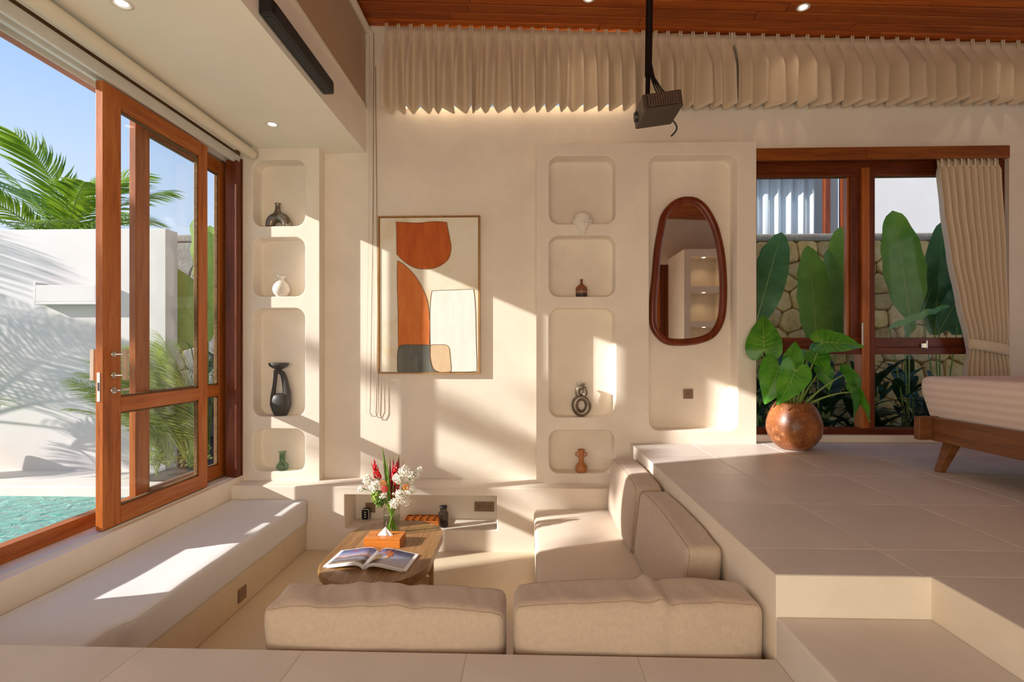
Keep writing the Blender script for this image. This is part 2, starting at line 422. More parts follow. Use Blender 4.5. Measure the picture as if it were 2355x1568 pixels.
# ------------------------------------------------------------------ mesh building
class MB:
    def __init__(s):
        s.v = []; s.f = []; s.sm = []
    def add(s, vs_, fs_, smooth=False):
        k = len(s.v)
        s.v += [tuple(p) for p in vs_]
        s.f += [tuple(i + k for i in q) for q in fs_]
        s.sm += [smooth] * len(fs_)
        return s
    def box(s, x0, x1, y0, y1, z0, z1):
        vs_ = [(x0, y0, z0), (x1, y0, z0), (x1, y1, z0), (x0, y1, z0), (x0, y0, z1), (x1, y0, z1), (x1, y1, z1), (x0, y1, z1)]
        return s.add(vs_, [(3, 2, 1, 0), (4, 5, 6, 7), (0, 1, 5, 4), (1, 2, 6, 5), (2, 3, 7, 6), (3, 0, 4, 7)])
    def tube(s, pts, radii, n=10, caps=True, closed=False):
        pts = [Vector(p) for p in pts]
        if isinstance(radii, (int, float)):
            radii = [radii] * len(pts)
        rings = []
        up = None
        N = len(pts)
        for i, p in enumerate(pts):
            if closed:
                t = pts[(i + 1) % N] - pts[i - 1]
            else:
                t = pts[min(i + 1, N - 1)] - pts[max(i - 1, 0)]
            t = t.normalized() if t.length > 1e-9 else Vector((0, 0, 1))
            if up is None:
                up = Vector((0, 0, 1)) if abs(t.z) < 0.9 else Vector((1, 0, 0))
            a = t.cross(up)
            if a.length < 1e-6:
                a = t.orthogonal()
            a.normalize()
            bb = a.cross(t).normalized()
            up = bb
            r = radii[i]
            ra, rb = r if isinstance(r, tuple) else (r, r)
            rings.append([p + a * (math.cos(2 * math.pi * k / n) * ra) + bb * (math.sin(2 * math.pi * k / n) * rb) for k in range(n)])
        vs_ = [q for rg in rings for q in rg]
        fs_ = []
        for i in range(N if closed else N - 1):
            j = (i + 1) % N
            for k in range(n):
                fs_.append((i * n + k, i * n + (k + 1) % n, j * n + (k + 1) % n, j * n + k))
        s.add(vs_, fs_, True)
        if caps and not closed:
            b0 = len(s.v)
            s.add(rings[0], [tuple(range(n))]); s.add(rings[-1], [tuple(reversed(range(n)))])
        return s
    def lathe(s, prof, n=32, c=(0, 0, 0), sx=1.0, sy=1.0):
        vs_, fs_ = [], []
        for r, z in prof:
            for k in range(n):
                a = 2 * math.pi * k / n
                vs_.append((c[0] + math.cos(a) * r * sx, c[1] + math.sin(a) * r * sy, c[2] + z))
        for i in range(len(prof) - 1):
            for k in range(n):
                fs_.append((i * n + k, i * n + (k + 1) % n, (i + 1) * n + (k + 1) % n, (i + 1) * n + k))
        s.add(vs_, fs_, True)
        if prof[0][0] > 1e-4:
            s.add(vs_[:n], [tuple(reversed(range(n)))])
        if prof[-1][0] > 1e-4:
            s.add(vs_[-n:], [tuple(range(n))])
        return s
    def prism(s, poly, z0, z1, smooth=False):
        n = len(poly)
        vs_ = [(p[0], p[1], z0) for p in poly] + [(p[0], p[1], z1) for p in poly]
        s.add(vs_, [(i, (i + 1) % n, (i + 1) % n + n, i + n) for i in range(n)], smooth)
        s.add(vs_, [tuple(reversed(range(n))), tuple(range(n, 2 * n))])
        return s
    def grid(s, P, smooth=True, wrap=False):
        h, w = len(P), len(P[0])
        fs_ = []
        for i in range(h - 1):
            for j in range(w if wrap else w - 1):
                fs_.append((i * w + j, i * w + (j + 1) % w, (i + 1) * w + (j + 1) % w, (i + 1) * w + j))
        return s.add([p for r in P for p in r], fs_, smooth)
    def xform(s, mat):
        s.v = [tuple(mat @ Vector(p)) for p in s.v]
        return s
    def mesh(s, name):
        me = bpy.data.meshes.new(name)
        me.from_pydata(s.v, [], s.f)
        me.polygons.foreach_set('use_smooth', s.sm)
        me.update()
        return me
    def build(s, name, mat, parent=None, bevel=0.0, seg=2, weld=False, solid=0.0, fix=True, loc=None):
        me = s.mesh(name)
        if weld or fix:
            bm = bmesh.new(); bm.from_mesh(me)
            if weld:
                bmesh.ops.remove_doubles(bm, verts=bm.verts, dist=1e-5)
            if fix:
                bmesh.ops.recalc_face_normals(bm, faces=bm.faces)
            bm.to_mesh(me); bm.free()
        me.materials.append(M[mat] if isinstance(mat, str) else mat)
        o = bpy.data.objects.new(name, me)
        COL.objects.link(o)
        if loc: o.location = loc
        if parent: o.parent = parent
        if solid:
            md = o.modifiers.new('thick', 'SOLIDIFY'); md.thickness = solid; md.offset = 0
        if bevel:
            md = o.modifiers.new('soft', 'BEVEL'); md.width = bevel; md.segments = seg; md.limit_method = 'ANGLE'; md.angle_limit = math.radians(40)
            md.harden_normals = False
        return o

def tag(o, label, cat, group=None, kind=None):
    o['label'] = label; o['category'] = cat
    if group: o['group'] = group
    if kind: o['kind'] = kind
    return o

def thing(name, label, cat, loc=(0, 0, 0), rotz=0.0, group=None, kind=None):
    o = bpy.data.objects.new(name, None)
    o.empty_display_size = 0.05
    COL.objects.link(o)
    o.location = loc
    o.rotation_euler = (0, 0, rotz)
    return tag(o, label, cat, group, kind)

def copy_part(o, parent, loc=None, rot=None, scale=None):
    c = o.copy(); COL.objects.link(c); c.parent = parent
    if loc is not None: c.location = loc
    if rot is not None: c.rotation_euler = rot
    if scale is not None: c.scale = scale
    return c

def place(mesh, mat, name, parent, loc=(0, 0, 0), rot=None, scale=None):
    if not mesh.materials:
        mesh.materials.append(M[mat] if isinstance(mat, str) else mat)
    o = bpy.data.objects.new(name, mesh)
    COL.objects.link(o); o.parent = parent; o.location = loc
    if rot is not None:
        if isinstance(rot, Matrix):
            o.rotation_euler = rot.to_euler()
        else:
            o.rotation_euler = rot
    if scale is not None: o.scale = scale
    return o

def rrect(x0, x1, z0, z1, r, n=8, grow=0.0):
    x0 -= grow; x1 += grow; z0 -= grow; z1 += grow; r = max(r + grow, 0.002)
    pts = []
    for cx, cz, a0 in ((x1 - r, z0 + r, -90), (x1 - r, z1 - r, 0), (x0 + r, z1 - r, 90), (x0 + r, z0 + r, 180)):
        for k in range(n + 1):
            a = math.radians(a0 + 90.0 * k / n)
            pts.append((cx + math.cos(a) * r, cz + math.sin(a) * r))
    return pts

def cells(us, ws, holes, v0, v1, axis):
    """Solid slab v0..v1 over the (u, w) grid minus holes; axis = which way v points."""
    mb = MB()
    us = sorted(set(us)); ws = sorted(set(ws))
    for h in holes:
        us = sorted(set(us + [h[0], h[1]])); ws = sorted(set(ws + [h[2], h[3]]))
    def solid(i, j):
        if i < 0 or j < 0 or i >= len(us) - 1 or j >= len(ws) - 1: return False
        cu, cw = (us[i] + us[i + 1]) / 2, (ws[j] + ws[j + 1]) / 2
        return not any(h[0] < cu < h[1] and h[2] < cw < h[3] for h in holes)
    def P(u, v, w):
        return (u, v, w) if axis == 'y' else (v, u, w) if axis == 'x' else (u, w, v)
    for i in range(len(us) - 1):
        for j in range(len(ws) - 1):
            if not solid(i, j): continue
            a, b, c, d = us[i], us[i + 1], ws[j], ws[j + 1]
            mb.add([P(a, v0, c), P(b, v0, c), P(b, v0, d), P(a, v0, d)], [(0, 1, 2, 3)])
            mb.add([P(a, v1, c), P(b, v1, c), P(b, v1, d), P(a, v1, d)], [(3, 2, 1, 0)])
            if not solid(i - 1, j): mb.add([P(a, v0, c), P(a, v1, c), P(a, v1, d), P(a, v0, d)], [(0, 1, 2, 3)])
            if not solid(i + 1, j): mb.add([P(b, v0, c), P(b, v1, c), P(b, v1, d), P(b, v0, d)], [(0, 1, 2, 3)])
            if not solid(i, j - 1): mb.add([P(a, v0, c), P(b, v0, c), P(b, v1, c), P(a, v1, c)], [(0, 1, 2, 3)])
            if not solid(i, j + 1): mb.add([P(a, v0, d), P(b, v0, d), P(b, v1, d), P(a, v1, d)], [(0, 1, 2, 3)])
    return mb

def struct(mb, name, mat, label, cat, weld=True, **k):
    o = mb.build(name, mat, weld=weld, **k)
    return tag(o, label, cat, None, 'structure')

# ------------------------------------------------------------------ the room shell
YW, YP, YL, YE = 4.45, 4.33, 4.15, 1.81
ZU, ZT, ZP, ZL = 0.30, 0.15, -0.576, -0.045

def tiles(parent, x_lines, y_lines, z, inside, mat='floor', gap=0.0025):
    for i in range(len(x_lines) - 1):
        for j in range(len(y_lines) - 1):
            x0, x1, y0, y1 = x_lines[i] + gap, x_lines[i + 1] - gap, y_lines[j] + gap, y_lines[j + 1] - gap
            r = inside(x0, x1, y0, y1)
            if r is None: continue
            x0, x1, y0, y1 = r
            if x1 - x0 < 0.01 or y1 - y0 < 0.01: continue
            t, b = z, z - 0.006
            e_ = 0.0012
            mb = MB()
            cx, cy = (x0 + x1) / 2, (y0 + y1) / 2
            hx, hy = (x1 - x0) / 2, (y1 - y0) / 2
            mb.add([(-hx, -hy, b - z), (hx, -hy, b - z), (hx, hy, b - z), (-hx, hy, b - z),
                    (-hx, -hy, -e_), (hx, -hy, -e_), (hx, hy, -e_), (-hx, hy, -e_),
                    (-hx + e_, -hy + e_, 0), (hx - e_, -hy + e_, 0), (hx - e_, hy - e_, 0), (-hx + e_, hy - e_, 0)],
                   [(0, 1, 5, 4), (1, 2, 6, 5), (2, 3, 7, 6), (3, 0, 4, 7), (4, 5, 9, 8), (5, 6, 10, 9), (6, 7, 11, 10), (7, 4, 8, 11), (8, 9, 10, 11)])
            o = mb.build('tile', mat, parent, fix=False)
            o.location = (cx, cy, z)

# raised floor (bed level), step and entry floor
mb = MB().box(0.885, 6.2, YE, YW + 0.02, -0.62, ZU - 0.003).box(1.425, 6.2, -1.5, YE, -0.62, ZU - 0.003)
floor_up = struct(mb, 'floor', 'plaster', 'raised beige tiled floor around the bed and pot', 'floor', weld=False)
def clip_up(x0, x1, y0, y1):
    x0, x1, y0, y1 = max(x0, 0.885), min(x1, 6.2), y0, min(y1, YW)
    if y1 <= YE + 0.01:
        x0 = max(x0, 1.425)
    elif y0 < YE:
        if x1 <= 1.425 + 0.01 or x0 < 1.42: y0 = YE
    return x0, x1, y0, y1
xl = [0.2 + 0.6 * k for k in range(11)]
yl = [-1.55, -0.95, -0.35, 0.25, 0.85, 1.45, 2.05, 2.65, 3.25, 3.85, 4.45, 5.05]
floor_tiles_y = [-1.5, -0.95, -0.35, 0.25, 0.85, 1.45, YE, 2.05, 2.65, 3.25, 3.85, YW]
def clip_a(x0, x1, y0, y1):
    if y1 <= YE: return (max(x0, 1.4266), min(x1, 6.2), y0, y1)
    return (max(x0, 0.8866), min(x1, 6.2), y0, y1)
grout_mesh = MB().box(0.886, 6.2, YE + 0.001, YW, ZU - 0.003, ZU - 0.0022).box(1.426, 6.2, -1.5, YE + 0.001, ZU - 0.003, ZU - 0.0022).build('grout', 'grout', floor_up)
tiles(floor_up, xl, [y for y in floor_tiles_y if y >= YE], ZU, clip_a)
tiles(floor_up, xl, [y for y in floor_tiles_y if y <= YE], ZU, clip_a)

mb = MB().box(0.885, 1.425, -1.5, YE, -0.62, ZT)
step = struct(mb, 'floor_step', 'floor', 'single cement step between the entry floor and raised floor', 'step', bevel=0.006)

mb = MB().box(-2.6, 0.885, -1.5, YE, -0.62, -0.003)
floor_in = struct(mb, 'floor_entry', 'plaster', 'beige tiled entry floor strip in front of the sunken seat', 'floor', weld=False)
MB().box(-2.5, 0.884, -1.5, YE - 0.001, -0.003, -0.0022).build('grout', 'grout', floor_in)
tiles(floor_in, [-2.62, -2.02, -1.42, -0.82, -0.22, 0.395, 0.885], [-1.5, -0.59, 0.01, 0.61, 1.21, YE], 0.0, lambda a, b, c, d: (max(a, -2.5), min(b, 0.8834), c, d))

struct(MB().box(-2.6, 0.95, YE - 0.05, YL + 0.3, -0.66, ZP), 'floor_pit', 'pitfloor', 'smooth cream cement floor of the sunken lounge', 'floor')

# ledge along the back wall with a long recess
mb = cells([-2.55, 0.95], [-0.62, ZL], [(-1.531, -0.253, -0.396, -0.113)], YL, 4.41, 'y')
ledge = struct(mb, 'trim_1', 'plaster', 'low cream plaster ledge with a long open recess behind the table', 'ledge', bevel=0.008)
MB().box(-2.55, 0.95, 4.41, YW, -0.62, ZL).build('recess_back', 'plaster', ledge)

# back wall with the garden window opening and the clerestory opening behind the pleated curtain
WX0, WX1, WZ0, WZ1 = 1.985, 4.16, 0.36, 2.775
mb = cells([-2.715, 6.35], [-0.62, 4.25], [(WX0, WX1, WZ0, WZ1), (-1.12, 0.92, 3.268, 3.84), (-2.45, -1.92, 0.005, 2.80), (0.155, 1.825, 0.005, 2.81)], YW, YW + 0.2, 'y')
wall_back = struct(mb, 'wall_back', 'plaster', 'tall cream plaster wall with the painting and garden window', 'wall')

MB().box(-2.5, 1.9, YW + 0.10, YW + 0.19, -0.05, 2.86).build('niche_backing', 'plaster', wall_back)

def niche_block(name, label, x0, x1, z0, z1, niches, y0=YP, y1=YW, depth=0.152, sides=True):
    mb = MB()
    outer = [Vector((x0, z0, 0)), Vector((x1, z0, 0)), Vector((x1, z1, 0)), Vector((x0, z1, 0))]
    R = 0.009
    loops = []
    for (a, b, c, d, r) in niches:
        loops.append(rrect(a, b, c, d, r, 9, R))
    polys = [outer] + [[Vector((p[0], p[1], 0)) for p in reversed(l)] for l in loops]
    tri = geometry.tessellate_polygon(polys)
    flat = [p for pl in polys for p in pl]
    mb.add([(p.x, y0, p.y) for p in flat], [tuple(t) for t in tri])
    for (a, b, c, d, r) in niches:
        rings = []
        for k in range(5):
            t = math.radians(90 * k / 4)
            g = R * (1 - math.sin(t))
            rings.append([(p[0], y0 + R * (1 - math.cos(t)), p[1]) for p in rrect(a, b, c, d, r, 9, g)])
        F = 0.022
        for k in range(6):
            t = math.radians(90 * k / 5)
            g = -F * (1 - math.cos(t))
            yy = y0 + depth - F + F * math.sin(t)
            rings.append([(p[0], yy, p[1]) for p in rrect(a, b, c, d, r, 9, g)])
        mb.grid(rings, True, wrap=True)
        mb.add(rings[-1], [tuple(range(len(rings[-1])))], True)
    mb.add([(x0, y0, z0), (x0, y1, z0), (x0, y1, z1), (x0, y0, z1)], [(0, 1, 2, 3)])
    mb.add([(x1, y0, z0), (x1, y1, z0), (x1, y1, z1), (x1, y0, z1)], [(3, 2, 1, 0)])
    mb.add([(x0, y0, z1), (x1, y0, z1), (x1, y1, z1), (x0, y1, z1)], [(0, 1, 2, 3)])
    mb.add([(x0, y0, z0), (x1, y0, z0), (x1, y1, z0), (x0, y1, z0)], [(0, 1, 2, 3)])
    o = mb.build(name, 'niche', weld=True)
    return tag(o, label, 'wall', None, 'structure')

RN = 0.085
niche_block('wall_niche_column', 'cream plaster column with four rounded niches beside the sliding door', -2.56, -1.825, ZL, 2.87,
            [(-2.417, -1.952, 2.19, 2.77, RN), (-2.417, -1.952, 1.572, 2.09, RN), (-2.417, -1.952, 0.518, 1.468, RN), (-2.417, -1.952, 0.034, 0.408, RN)])
niche_block('wall_niche_panel', 'wide cream plaster panel with four rounded niches and the tall mirror recess', 0.078, 1.952, ZL, 2.882,
            [(0.187, 0.758, 2.19, 2.778, RN), (0.187, 0.758, 1.562, 2.09, RN), (0.187, 0.758, 0.52, 1.465, RN), (0.187, 0.752, 0.036, 0.41, RN), (1.045, 1.793, 0.412, 2.772, RN)])

# left side: sill wall, near wall, soffit, upper wall
struct(MB().box(-2.78, -2.5, 1.75, YP + 0.02, -0.62, 0.0).box(-2.78, -2.5, -1.6, 1.75, -0.62, 0.0), 'wall_left_sill', 'plaster', 'low cream plaster sill wall under the sliding door', 'wall', bevel=0.006)
struct(MB().box(-2.78, -2.5, -1.6, 2.16, 0.0, 2.9), 'wall_left', 'plaster', 'cream plaster wall left of the sliding door opening', 'wall')
struct(MB().box(-2.715, -2.56, YP - 0.005, YW + 0.2, -0.62, 2.9), 'wall_left_corner', 'plaster', 'short wall end behind the door jamb', 'wall')
struct(cells([-2.78, -1.45], [-1.6, YW + 0.02], [], 2.87, 3.28, 'z').box(-2.78, -2.62, -1.6, YW, 2.80, 2.87), 'ceiling_soffit', 'soffit', 'lowered cream soffit above the sliding door and bench', 'ceiling')
struct(MB().box(-2.78, -1.475, -1.6, YW + 0.02, 3.28, 4.25), 'wall_left_upper', 'soffit', 'upper wall above the soffit behind the brown blind', 'wall')

# right and rear walls, with unseen window openings added for the fill lamps
struct(cells([-1.6, YW], [-0.62, 4.25], [(0.1, 2.7, 0.95, 2.95)], 6.2, 6.35, 'x'), 'wall_right', 'plaster', 'cream plaster wall behind the bed head', 'wall')
struct(cells([-2.78, 6.35], [-0.62, 4.25], [(-1.9, 1.3, 0.08, 1.95), (2.06, 2.94, 0.3, 2.86)], -1.65, -1.5, 'y'), 'wall_rear', 'plaster', 'cream plaster wall seen in the mirror', 'wall')

# boarded ceiling, falling slightly towards the bed
def zc(x): return 4.0 - 0.047 * (x + 1.27)
TILT = math.atan(0.047)
ceil_root = thing('ceiling', 'red brown timber boarded ceiling', 'ceiling', (0, 0, 0), 0, None, 'structure')
mb = MB()
mb.add([(-1.6, -1.6, zc(-1.6) + 0.012), (6.3, -1.6, zc(6.3) + 0.012), (6.3, YW + .1, zc(6.3) + 0.012), (-1.6, YW + .1, zc(-1.6) + 0.012),
        (-1.6, -1.6, zc(-1.6) + 0.2), (6.3, -1.6, zc(6.3) + 0.2), (6.3, YW + .1, zc(6.3) + 0.2), (-1.6, YW + .1, zc(-1.6) + 0.2)],
       [(0, 1, 2, 3), (7, 6, 5, 4), (0, 4, 5, 1), (1, 5, 6, 2), (2, 6, 7, 3), (3, 7, 4, 0)])
mb.build('ceiling_deck', 'dark_x', ceil_root)
rnd = random.Random(5)
PW = 0.108
row = 0
y1 = YW
while y1 > -1.5:
    x = -1.56 - rnd.uniform(0, 1.4) if row else -1.56
    while x < 6.2:
        ln = rnd.uniform(1.5, 2.6)
        a, b_ = max(x, -1.56), min(x + ln, 6.2)
        x += ln
        if b_ - a < 0.03: continue
        g = 0.0045
        L = (b_ - a) - 0.002
        mb = MB()
        prof = [(-PW / 2 + g, 0.012), (-PW / 2 + g, 0.006), (-PW / 2 + g + 0.006, 0.0), (PW / 2 - g - 0.006, 0.0), (PW / 2 - g, 0.006), (PW / 2 - g, 0.012)]
        mb.add([(-L / 2, p, q) for p, q in prof] + [(L / 2, p, q) for p, q in prof],
               [(i, i + 1, i + 7, i + 6) for i in range(5)] + [tuple(range(6)), tuple(range(11, 5, -1))])
        o = mb.build('plank', 'ceil', ceil_root)
        o.location = ((a + b_) / 2, y1 - PW / 2, zc((a + b_) / 2) + rnd.uniform(-0.0015, 0.0015))
        o.rotation_euler = (0, TILT, 0)
    y1 -= PW
    row += 1

# built-in bench bases
struct(MB().box(-2.5, -1.86, YE, YL, ZP, -0.352), 'trim_2', 'pitfloor', 'cream cement bench base under the window bench cushion', 'bench', bevel=0.008)
struct(MB().box(0.07, 0.885, 2.44, YL, ZP, -0.40).box(-0.98, 0.885, YE, 2.44, ZP, -0.40), 'trim_3', 'pitfloor', 'cream cement seat base under the corner seat cushions', 'bench', bevel=0.006)

# ------------------------------------------------------------------ garden side: deck, pool, garden walls
mb = cells([-14, -2.78], [-6, 9], [(-9, -3.05, -5, 4.02)], -0.25, -0.03, 'z')
deck = struct(mb, 'deck', 'deck', 'pale stone pool deck outside the sliding door', 'deck', bevel=0.01)
struct(MB().box(-9, -3.05, -5, 4.02, -0.6, -0.11), 'pool_water', 'water', 'turquoise rippled pool water outside the door', 'pool')
gw = struct(MB().box(-14, -3.37, 4.56, 4.72, -0.3, 2.235), 'wall_garden', 'white_wall', 'white rendered garden wall behind the pool', 'wall', bevel=0.006)
struct(MB().box(-14, -2.78, 4.72, 12, -0.25, -0.005).box(-2.78, 9, YW + 0.2, 12, -0.25, 0.12), 'ground', 'soil', 'dark planting bed behind the house', 'ground', weld=False)
MB().box(-3.37, -2.78, 4.2, 4.8, -0.03, -0.012).build('planting_pocket', 'soil', deck)

def clip_poly(poly, nx, nz, dd):
    out = []
    for i in range(len(poly)):
        a, b = poly[i], poly[(i + 1) % len(poly)]
        da, db = nx * a[0] + nz * a[1] - dd, nx * b[0] + nz * b[1] - dd
        if da <= 0: out.append(a)
        if (da < 0 < db) or (db < 0 < da):
            t = da / (da - db)
            out.append((a[0] + (b[0] - a[0]) * t, a[1] + (b[1] - a[1]) * t))
    return out

def stone_wall(name, label, x0, x1, z0, z1, y, seed, size=0.26, mat='stone'):
    rr = random.Random(seed)
    root = thing(name, label, 'wall', (0, 0, 0), 0, None, 'structure')
    MB().box(x0, x1, y - 0.018, y + 0.25, z0, z1).build('mortar', 'mortar', root)
    nx, nz = int((x1 - x0) / size), int((z1 - z0) / (size * 0.8))
    pts = []
    for i in range(nx):
        for j in range(nz):
            pts.append((x0 + (i + 0.5 + (0.5 if j % 2 else 0) * 0.8 - 0.2 + rr.uniform(-0.3, 0.3)) * (x1 - x0) / nx,
                        z0 + (j + 0.5 + rr.uniform(-0.3, 0.3)) * (z1 - z0) / nz))
    for i, p in enumerate(pts):
        poly = [(x0, z0), (x1, z0), (x1, z1), (x0, z1)]
        for j, q in enumerate(pts):
            if i == j or abs(q[0] - p[0]) > size * 3 or abs(q[1] - p[1]) > size * 3: continue
            nxv, nzv = q[0] - p[0], q[1] - p[1]
            dl = math.hypot(nxv, nzv)
            nxv /= dl; nzv /= dl
            dd = nxv * (p[0] + q[0]) / 2 + nzv * (p[1] + q[1]) / 2 - 0.004
            poly = clip_poly(poly, nxv, nzv, dd)
            if len(poly) < 3: break
        if len(poly) < 3: continue
        cx = sum(a for a, _ in poly) / len(poly); cz = sum(b for _, b in poly) / len(poly)
        # round the corners: sample the outline between edge midpoints
        ring = []
        n = len(poly)
        for k in range(n):
            a, b, c_ = poly[k - 1], poly[k], poly[(k + 1) % n]
            for q_ in (a, c_):
                ring.append((b[0] + (q_[0] - b[0]) * 0.16, b[1] + (q_[1] - b[1]) * 0.16))
        pr = rr.uniform(0.035, 0.075)
        mb = MB()
        rings = []
        for sc_, dy in ((1.0, 0.0), (0.995, pr * 0.62), (0.88, pr * rr.uniform(0.85, 1.05))):
            rings.append([((a - cx) * sc_, -dy - rr.uniform(0, 0.008), (b - cz) * sc_) for a, b in ring])
        mb.grid(rings, False, wrap=True)
        kk = len(ring)
        cv = rings[-1] + [(rr.uniform(-.03, .03), -pr * 1.15, rr.uniform(-.03, .03))]
        mb.add(cv, [(q, (q + 1) % kk, kk) for q in range(kk)], False)
        o = mb.build('stone', mat, root)
        o.location = (cx, y + 0.004, cz)
    MB().box(x0, x1, y - 0.05, y + 0.27, z1, z1 + 0.09).build('coping', 'stone_cap', root, bevel=0.015)
    return root
stone_wall('wall_stone_garden', 'rough yellow stone garden wall outside the bedroom window', 2.3, 6.2, 0.1, 2.42, 6.2, 3)
stone_wall('wall_stone_corner', 'grey stone wall piece beyond the white pool wall', -4.75, -2.9, 0.0, 2.46, 6.2, 8, 0.34, 'stone_grey')

# neighbouring house above the stone wall
nb = thing('neighbour_house', 'neighbouring white house with a curtained window above the stone wall', 'building', (5.2, 8.6, 0))
def rel(mb, o=(5.2, 8.6, 0)):
    return mb.xform(Matrix.Translation((-o[0], -o[1], -o[2])))
rel(cells([1.6, 9.5], [0.0, 5.2], [(2.6, 5.42, 2.2, 4.25)], 8.6, 8.8, 'y')).build('wall', 'white_wall', nb, weld=True)
rel(MB().box(2.3, 5.6, 9.2, 9.25, 2.0, 4.4)).build('room_back', 'white_wall', nb)
for a, b in ((5.30, 5.42), (5.02, 5.10)):
    rel(MB().box(a, b, 8.58, 8.68, 2.2, 4.25)).build('frame_post', 'dark_z', nb)
rel(MB().box(2.6, 5.42, 8.58, 8.68, 4.15, 4.25)).build('frame_head', 'dark_x', nb)
rel(MB().box(2.6, 5.02, 8.63, 8.64, 2.2, 4.15)).build('pane', 'glass', nb)
P = []
for t in range(2):
    P.append([(2.6 + 2.4 * k / 120, 8.9 + 0.05 * math.sin(k * 0.62) + 0.015 * math.sin(k * 1.7), 2.2 + 1.95 * t) for k in range(121)])
rel(MB().grid(P)).build('curtain', 'white_cloth', nb, solid=0.004)

# ------------------------------------------------------------------ sliding door
def door_panel(name, label, xa, xb, y0, y1, s0, s1):
    root = thing(name, label, 'door', ((xa + xb) / 2, y0, 0.0), 0, None, 'structure')
    def bx(n, mat, a, b, c, d, bev=0.003, par=root):
        return MB().box(xa - root.location.x, xb - root.location.x, a - y0, b - y0, c, d).build(n, mat, par, bevel=bev)
    bx('stile', 'teak_z', y0, y0 + s0, 0.012, 2.725)
    bx('stile', 'teak_z', y1 - s1, y1, 0.012, 2.725)
    for a, b in ((0.012, 0.122), (0.712, 0.806), (2.61, 2.725)):
        bx('rail', 'teak_y', y0 + s0, y1 - s1, a, b)
    for a, b in ((0.122, 0.712), (0.806, 2.61)):
        MB().box(-0.004, 0.004, s0 - 0.005, y1 - s1 - y0 + 0.005, a - 0.005, b + 0.005).build('pane', 'glass', root)
        # dark glazing bead around each pane
        for p, q, r, t in ((s0, s0 + 0.012, a, b), (y1 - s1 - y0 - 0.012, y1 - s1 - y0, a, b), (s0, y1 - s1 - y0, a, a + 0.012), (s0, y1 - s1 - y0, b - 0.012, b)):
            MB().box(-0.012, 0.012, p, q, r, t).build('glazing_bead', 'roughwood', root)
    return root
doorA = door_panel('door_1', 'inner sliding glass door with the wavy pull handle', -2.598, -2.552, 2.93, 3.915, 0.135, 0.10)
doorB = door_panel('door_2', 'outer sliding glass door behind the inner one', -2.684, -2.638, 3.29, 4.30, 0.125, 0.10)

# handle set on the leading stile of the inner door
def rosette(z, r, inner=True):
    sgn = 1
    mb = MB()
    pts = [(0.023, 0.075, z), (0.034, 0.075, z)]
    mb.tube([(0.023, 0.075, z), (0.030, 0.075, z), (0.033, 0.075, z)], [r, r, r * 0.8], 20)
    return mb
h = thing
for z in (1.075, 0.945):
    rosette(z, 0.019).build('rosette', 'steel', doorA)
    MB().tube([(0.030, 0.075, z), (0.065, 0.09, z), (0.075, 0.10, z)], 0.008, 12).build('handle_post', 'steel', doorA)
prof = []
for k in range(41):
    t = k / 40
    prof.append((0.112 - 0.0 + 0.008 * math.sin(t * 22) + 0.004 * math.sin(t * 51 + 1), 1.105 - 0.19 * t))
poly = [(0.088, 1.105)] + prof + [(0.086, 0.915)]
mb = MB()
n = len(poly)
mb.add([(0.068, p, q) for p, q in poly] + [(0.092, p, q) for p, q in poly],
       [(i, (i + 1) % n, (i + 1) % n + n, i + n) for i in range(n)] + [tuple(range(n)), tuple(range(2 * n - 1, n - 1, -1))])
M['bone'] = plain('bone_handle', srgb(206, 182, 156), 0.5, 0, 0.1, 20)
hd = mb.build('pull_handle', 'bone', doorA, bevel=0.002)
hd['label'] = 'wavy edged bone coloured pull handle'
mb = MB()
mb.add([(-0.092, p - 0.05, q) for p, q in poly] + [(-0.068, p - 0.05, q) for p, q in poly],
       [(i, (i + 1) % n, (i + 1) % n + n, i + n) for i in range(n)] + [tuple(range(n)), tuple(range(2 * n - 1, n - 1, -1))])
mb.build('pull_handle', 'bone', doorA, bevel=0.002)
rosette(0.852, 0.022).build('rosette', 'steel', doorA)
MB().tube([(0.03, 0.075, 0.852), (0.062, 0.075, 0.852), (0.068, 0.085, 0.853), (0.068, 0.135, 0.855)], 0.008, 12).build('thumb_turn', 'steel', doorA)
MB().box(-0.012, 0.006, -0.003, 0.001, 0.79, 0.965).build('lock_plate', 'alu', doorA)
MB().box(-0.007, 0.002, -0.0045, -0.002, 0.855, 0.905).build('lock_slot', 'outlet_dark', doorA)

dframe = thing('door_frame', 'teak sliding door frame around the pool opening', 'door frame', (-2.7, 3.2, 0), 0, None, 'structure')
def fr(n, mat, *b, **k):
    mb = MB().box(*b).xform(Matrix.Translation((2.7, -3.2, 0)))
    return mb.build(n, mat, dframe, **k)
fr('sill', 'teak_y', -2.765, -2.695, 2.16, 4.33, 0.001, 0.088, bevel=0.004)
fr('head', 'teak_y', -2.765, -2.695, 2.16, 4.33, 2.742, 2.80, bevel=0.004)
fr('jamb', 'dark_z', -2.72, -2.505, 4.315, 4.332, 0.0, 2.78, bevel=0.003)
fr('jamb', 'dark_z', -2.60, -2.505, 4.235, 4.30, 0.0, 2.74, bevel=0.004)
fr('jamb', 'teak_z', -2.765, -2.52, 2.16, 2.21, 0.0, 2.80, bevel=0.003)
for xa, xb, za, zb in ((-2.695, -2.52, 2.77, 2.80), (-2.632, -2.602, 2.735, 2.77), (-2.545, -2.522, 2.728, 2.77), (-2.695, -2.686, 2.735, 2.77)):
    fr('track', 'alu', xa, xb, 2.16, 4.315, za, zb, bevel=0.002)
fr('floor_track', 'alu', -2.60, -2.55, 2.16, 4.23, 0.0, 0.006)
fr('rough_batten', 'roughwood', -2.618, -2.53, -1.4, 4.33, 2.803, 2.866)

